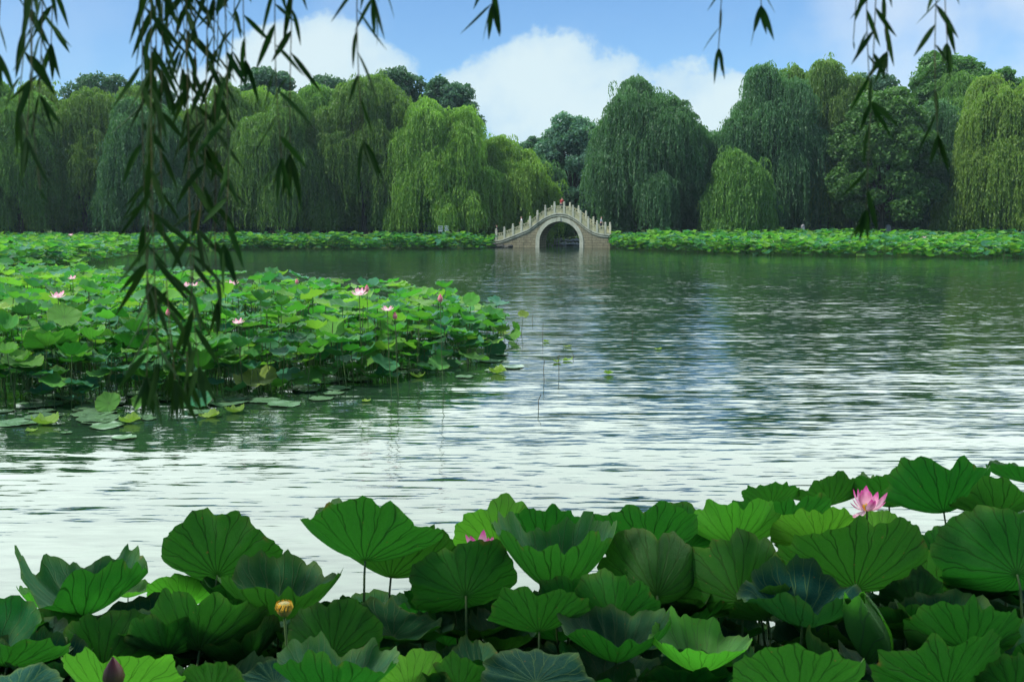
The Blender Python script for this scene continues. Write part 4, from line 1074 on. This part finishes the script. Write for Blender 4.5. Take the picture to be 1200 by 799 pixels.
# notice boards and stone markers at the far bank
for px, lab in ((516.2, 'left one of two small pale notice boards behind the far left lotus'), (523.2, 'right one of two small pale notice boards behind the far left lotus')):
    q = P(px, 268, 108.3); zb = float(ground_z(np.array(q.x), np.array(q.y)))
    root = empty('notice_board', (q.x, q.y, zb), label=lab, cat='sign', group='notice boards on the left bank')
    b = MB(); b.box(-.24, .24, -.03, .03, q.z - zb - .32, q.z - zb + .32); b.build('board', [M['board']], root, smooth=False)
    b = MB()
    for k in range(3): zz = q.z - zb - .18 + k * .17; b.box(-.20, .20, -.04, -.032, zz, zz + .05)
    b.build('printed_lines', [M['board_dark']], root, smooth=False)
    for s_ in (-.18, .18): b = MB(); b.box(s_ - .03, s_ + .03, .032, .08, -.2, q.z - zb + .3); b.build('post', [M['grey_stone']], root, smooth=False)
for px, w, lab in ((941, .34, 'small pale stone marker at the back of the right lotus bed, left one'), (1041, .46, 'small grey stone marker below the round broadleaf tree')):
    q = P(px, 264, 111); zb = float(ground_z(np.array(q.x), np.array(q.y))); b = MB()
    b.box(-w / 2, w / 2, -w / 2, w / 2, -.3, q.z - zb - .12); V, Q = tube([(0, 0, q.z - zb - .12), (0, 0, q.z - zb - .06), (0, 0, q.z - zb), (0, 0, q.z - zb + .12)], [w * .62, w * .62, w * .5, .01], 8); b.add(V, Q)
    o = b.build('stone_marker', [M['grey_stone']], smooth=False); o.location = (q.x, q.y, zb); tag(o, lab, 'stone post', 'stone markers on the right bank')

# ------------------------------------------------------------------ the near willow over the camera
tr = Vector((-3.4, -2.6, .9))
root = empty('willow_tree', tr, label='near willow on our bank whose dark twigs hang into the top of the view', cat='willow tree')
near = root
anc = []
for k in range(84):
    a = k * 2.4; r_ = 7.2 * math.sqrt((k + .5) / 84); anc.append((-1.8 + r_ * 1.15 * math.cos(a), 1.2 + r_ * math.sin(a), 6.9 + 1.8 * (1 - (r_ / 7.4) ** 2) + rng.uniform(-.4, .4)))
anc = np.array(anc); keep = anc[:, 2] > 2.6 + .26 * np.maximum(anc[:, 1], 0) + 2.0; anc = anc[keep]
rad = np.full(len(anc), 1.0)
V2, Q2, A2 = blobs(anc, np.stack([rad * 1.0, rad * 1.0, rad * .6], -1), 330, .11)
V1, Q1, A1 = strands(anc, rad * .8, 22, .4, 1.6, 5.1, .11, .02, .16)
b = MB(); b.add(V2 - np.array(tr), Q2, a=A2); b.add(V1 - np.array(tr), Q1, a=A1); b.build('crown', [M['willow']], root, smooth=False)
tb = MB(); limbs(tb, (0, 0, 0), 3.2, anc - np.array(tr), .3); tb.build('trunk', [M['bark']], root)
def wleaf(b, p0, dr, L, W, bend):
    dr = dr.normalized(); side = dr.cross(Vector((random.uniform(-1, 1), random.uniform(-1, 1), random.uniform(-.3, .3)))).normalized(); nrm = dr.cross(side)
    n = 7; V = []
    for i_ in range(n):
        u = i_ / (n - 1); w = W * .5 * math.sin(PI * u ** .75) ** .8 if 0 < i_ < n - 1 else W * .03
        c = p0 + dr * (L * u) + nrm * (bend * L * u * u) + Vector((0, 0, -abs(bend) * .5 * L * u * u))
        V += [c - side * w + nrm * (w * .35), c, c + side * w + nrm * (w * .35)]
    Q = []
    for i_ in range(n - 1):
        Q += [(i_ * 3, i_ * 3 + 1, i_ * 3 + 4, i_ * 3 + 3), (i_ * 3 + 1, i_ * 3 + 2, i_ * 3 + 5, i_ * 3 + 4)]
    b.add([tuple(v) for v in V], Q, a=random.random())
def hang(path, d, gap, leafpx, fromY=-1000, density=1., label=None, both=False):
    """a twig through the photo pixels of path at distance d; leaves every gap pixels"""
    pts = [P(x, y, d) for x, y in path]
    topp = pts[0]; limb = Vector((topp.x + .15, topp.y - .25, max(5.2, topp.z + 1.6)))
    pts = [limb, limb.lerp(topp, .5) + Vector((.03, 0, 0))] + pts
    L = leafpx * d / F; g = gap * .62 * d / F
    # resample
    out = []
    for a, b_ in zip(pts[:-1], pts[1:]):
        n = max(1, int((b_ - a).length / .03)); out += [a.lerp(b_, i_ / n) for i_ in range(n)]
    out.append(pts[-1]); sm = out[:]
    for _ in range(6): sm = [sm[0]] + [(sm[i_ - 1] + sm[i_] * 2 + sm[i_ + 1]) / 4 for i_ in range(1, len(sm) - 1)] + [sm[-1]]
    o0 = tr
    tb = MB(); tb.tube([tuple(p_ - o0) for p_ in sm], np.linspace(.0022, .0009, len(sm)), 5); nst = sum(len(q_) for q_ in tb.Q)
    acc = 0; side = 1
    for i_ in range(1, len(sm)):
        acc += (sm[i_] - sm[i_ - 1]).length
        if acc > g:
            acc = random.uniform(-.3, .3) * g; side = -side
            if random.random() > density: continue
            last = i_ / len(sm)
            a = side * random.uniform(.15, .8); dr = Vector((math.sin(a), random.uniform(-.5, .5), -math.cos(a)))
            wleaf(tb, sm[i_] - o0, dr, L * random.uniform(.7, 1.2), L * .135, random.uniform(-.2, .25))
    for e in range(3): wleaf(tb, sm[-1] - o0, Vector((random.uniform(-.35, .35), random.uniform(-.3, .3), -1)), L * random.uniform(.7, 1.1), L * .14, random.uniform(-.1, .1))
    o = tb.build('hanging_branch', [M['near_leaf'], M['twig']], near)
    mi = np.zeros(len(o.data.polygons), np.int32); mi[:nst] = 1; o.data.polygons.foreach_set('material_index', mi)
    return o
H = hang
H([(37, -40), (39, 60), (36, 120), (31, 160)], 1.55, 17, 62)
H([(30, -40), (33, 30), (26, 80), (22, 120)], 1.7, 22, 58)
H([(62, -40), (62, 30), (60, 50)], 1.9, 26, 48)
H([(4, -40), (0, 20), (-4, 60)], 1.7, 22, 50)
H([(38, 150), (40, 190), (47, 222)], 1.6, 18, 16)
H([(177, -40), (177, 100), (178, 220), (180, 300), (184, 380), (186, 425)], 1.65, 19, 60)
H([(182, -40), (184, 120), (176, 230), (172, 330)], 1.8, 25, 55, density=.8)
H([(218, -40), (219, 60), (221, 160), (223, 300), (228, 400), (233, 430)], 1.75, 22, 55, density=.85)
H([(205, -40), (208, 40), (214, 100), (219, 130)], 1.85, 14, 40)
H([(228, -40), (225, 30), (215, 80)], 1.8, 13, 40)
H([(242, -40), (244, 40), (240, 120), (243, 190), (232, 270)], 1.75, 20, 52, density=.9)
H([(262, -40), (266, 60), (267, 160), (270, 250), (262, 285)], 1.7, 17, 56)
H([(256, -40), (258, 30), (248, 80), (256, 110)], 1.85, 14, 42)
H([(275, -40), (276, 30), (272, 60)], 1.9, 16, 45)
H([(168, -40), (166, 120), (170, 260), (176, 380), (172, 440)], 1.7, 24, 58)
H([(190, 60), (188, 200), (194, 320), (205, 445)], 1.75, 26, 52)
H([(228, 40), (232, 200), (226, 330), (218, 440)], 1.8, 24, 52)
H([(250, 60), (254, 200), (250, 300), (256, 350)], 1.8, 22, 50)
H([(196, -40), (200, 20), (193, 90)], 1.8, 15, 46)
H([(285, -40), (283, 20), (288, 70)], 1.8, 16, 44)
H([(212, -40), (216, 60), (230, 140), (238, 170)], 1.85, 15, 44)
H([(50, -40), (50, 40), (46, 110)], 1.65, 20, 56)
H([(1014, -40), (1016, 60), (1020, 120)], 1.75, 16, 42)
H([(1032, -40), (1034, 20), (1040, 60)], 1.8, 14, 44)
H([(1104, -40), (1106, 20), (1110, 50)], 1.8, 15, 44)
H([(322, -40), (322, 70), (323, 110), (330, 185)], 1.7, 19, 52)
H([(343, -40), (341, 60), (338, 140), (340, 180)], 1.75, 21, 52)
H([(418, -40), (418, 60), (421, 110), (426, 165)], 1.65, 24, 58)
H([(436, -40), (438, -5)], 1.7, 20, 55)
H([(575, -60), (577, 4)], 1.8, 22, 50)
H([(846, -40), (845, 30), (842, 56)], 1.8, 15, 36)
H([(888, -60), (892, 6)], 1.8, 20, 44)
H([(1026, -40), (1026, 30), (1022, 90), (1019, 150), (1015, 245)], 1.7, 11, 46)
H([(1097, -40), (1096, 50), (1093, 100), (1099, 158)], 1.75, 12, 46)
H([(1004, -40), (1003, 30), (1000, 48)], 1.8, 24, 12, density=.5)

# ------------------------------------------------------------------ sky, sun
SEL, SAZ = math.radians(54), math.radians(248)   # sun height; heading clockwise from +Y: behind us, to the left
sd = Vector((math.sin(SAZ) * math.cos(SEL), math.cos(SAZ) * math.cos(SEL), math.sin(SEL)))
sl_ = bpy.data.lights.new('sun', 'SUN'); sl_.energy = 4.8; sl_.angle = math.radians(.5); sl_.color = (1, .96, .88)
so = bpy.data.objects.new('sun', sl_); COL.objects.link(so); so.rotation_euler = (-sd).to_track_quat('-Z', 'Y').to_euler(); so.location = (0, 0, 40)
w = bpy.data.worlds.new("World"); S.world = w; w.use_nodes = True
t = NT(w.node_tree); t.n.clear(); wo = t.node('ShaderNodeOutputWorld'); bg = t.node('ShaderNodeBackground'); t.l.new(bg.outputs[0], wo.inputs[0])
sky = t.node('ShaderNodeTexSky', sky_type='NISHITA', sun_disc=False, sun_elevation=SEL, sun_rotation=SAZ, air_density=1.0, dust_density=.6, ozone_density=2.0)
SKS = .12
g = t.node('ShaderNodeTexCoord').outputs['Generated']; s = t.node('ShaderNodeSeparateXYZ'); t.l.new(g, s.inputs[0])
yy = t.m('MAXIMUM', s.outputs[1], .08); u = t.m('DIVIDE', s.outputs[0], yy); v = t.m('DIVIDE', s.outputs[2], yy)
nz = t.noise(g, 7.0, 8, .55); nz2 = t.noise(g, 16.0, 6, .6); nb = t.noise(g, 2.2, 5, .6)
field = None
for px, py, rx, ry in [(630, 116, 118, 72), (752, 130, 122, 66), (560, 110, 60, 45), (810, 130, 60, 42), (690, 140, 190, 60), (370, 85, 112, 60), (300, 105, 90, 45), (445, 90, 55, 38), (225, 115, 60, 38), (850, 120, 50, 30)]:
    a = t.m('DIVIDE', t.m('SUBTRACT', u, (px - 600) / F), rx / F); b_ = t.m('DIVIDE', t.m('SUBTRACT', v, (HOR - py) / F), ry / F)
    f = t.m('SUBTRACT', 1., t.m('ADD', t.m('MULTIPLY', a, a), t.m('MULTIPLY', b_, b_)))
    field = f if field is None else t.m('MAXIMUM', field, f)
nn_ = t.m('ADD', t.m('MULTIPLY', t.m('SUBTRACT', nz, .5), 2.2), t.m('MULTIPLY', t.m('SUBTRACT', nz2, .5), 2.2))
cum = t.m('MULTIPLY', t.ss(t.m('ADD', field, nn_), .02, .42), t.ss(s.outputs[1], .1, .3))
wisp = t.m('MULTIPLY', t.m('MULTIPLY', t.ss(t.m('ADD', nb, t.m('MULTIPLY', nz, .7)), .76, 1.0), t.ss(u, .2, .40, .25, 1.)), 1.0)
base = t.node('ShaderNodeVectorMath', operation='SCALE'); t.l.new(sky.outputs[0], base.inputs[0]); base.inputs['Scale'].default_value = SKS
blue = t.mix(1., base.outputs[0], (.84, 1.13, 1.38), 'MULTIPLY')
cloudc = t.mix(t.ss(t.m('ADD', t.m('ADD', nz, t.m('MULTIPLY', nz2, .5)), t.m('MULTIPLY', field, .25)), .55, 1.05), (.42, .66, .90), (.74, .89, .93))
c = t.mix(t.m('MULTIPLY', wisp, .7), blue, (.72, .84, .97))
c = t.mix(t.m('MULTIPLY', cum, .93), c, cloudc)
# bright cloud sheet above the view: much brighter than the blue, as sunlit cloud is
hi_ = t.m('MULTIPLY', t.ss(t.m('ADD', v, t.m('MULTIPLY', t.m('SUBTRACT', nb, .5), .02)), .222, .25), t.ss(s.outputs[1], .05, .35))
hib = t.m('MULTIPLY', hi_, t.ss(s.outputs[2], .55, .85, 1., .15))
c = t.mix(hib, c, t.mix(t.ss(v, .25, .6), (2.7, 3.1, 3.0), (5.2, 6.0, 5.7)))
t.put(bg.inputs[0], c); bg.inputs[1].default_value = 1.0

# ------------------------------------------------------------------ render settings
vs = S.view_settings; vs.view_transform = 'Standard'; vs.look = 'None'; vs.exposure = 0; vs.gamma = 1; vs.use_curve_mapping = False
S.render.engine = 'CYCLES'; cy = S.cycles
cy.max_bounces = 6; cy.diffuse_bounces = 3; cy.glossy_bounces = 3; cy.transmission_bounces = 4; cy.transparent_max_bounces = 4
cy.caustics_reflective = False; cy.caustics_refractive = False; cy.sample_clamp_indirect = 6
cy.use_denoising = True

m, t, out = newmat('haze'); pv = t.node('ShaderNodeVolumePrincipled'); pv.inputs['Color'].default_value = (.62, .80, .95, 1); pv.inputs['Density'].default_value = .00016; pv.inputs['Anisotropy'].default_value = .2
t.l.new(pv.outputs[0], out.inputs['Volume'])
b = MB(); b.box(-2600, 2600, -2600, 2600, -2.4, 32); o = b.build('haze', [m], smooth=False); tag(o, kind='stuff')
o.data.materials[0] = m
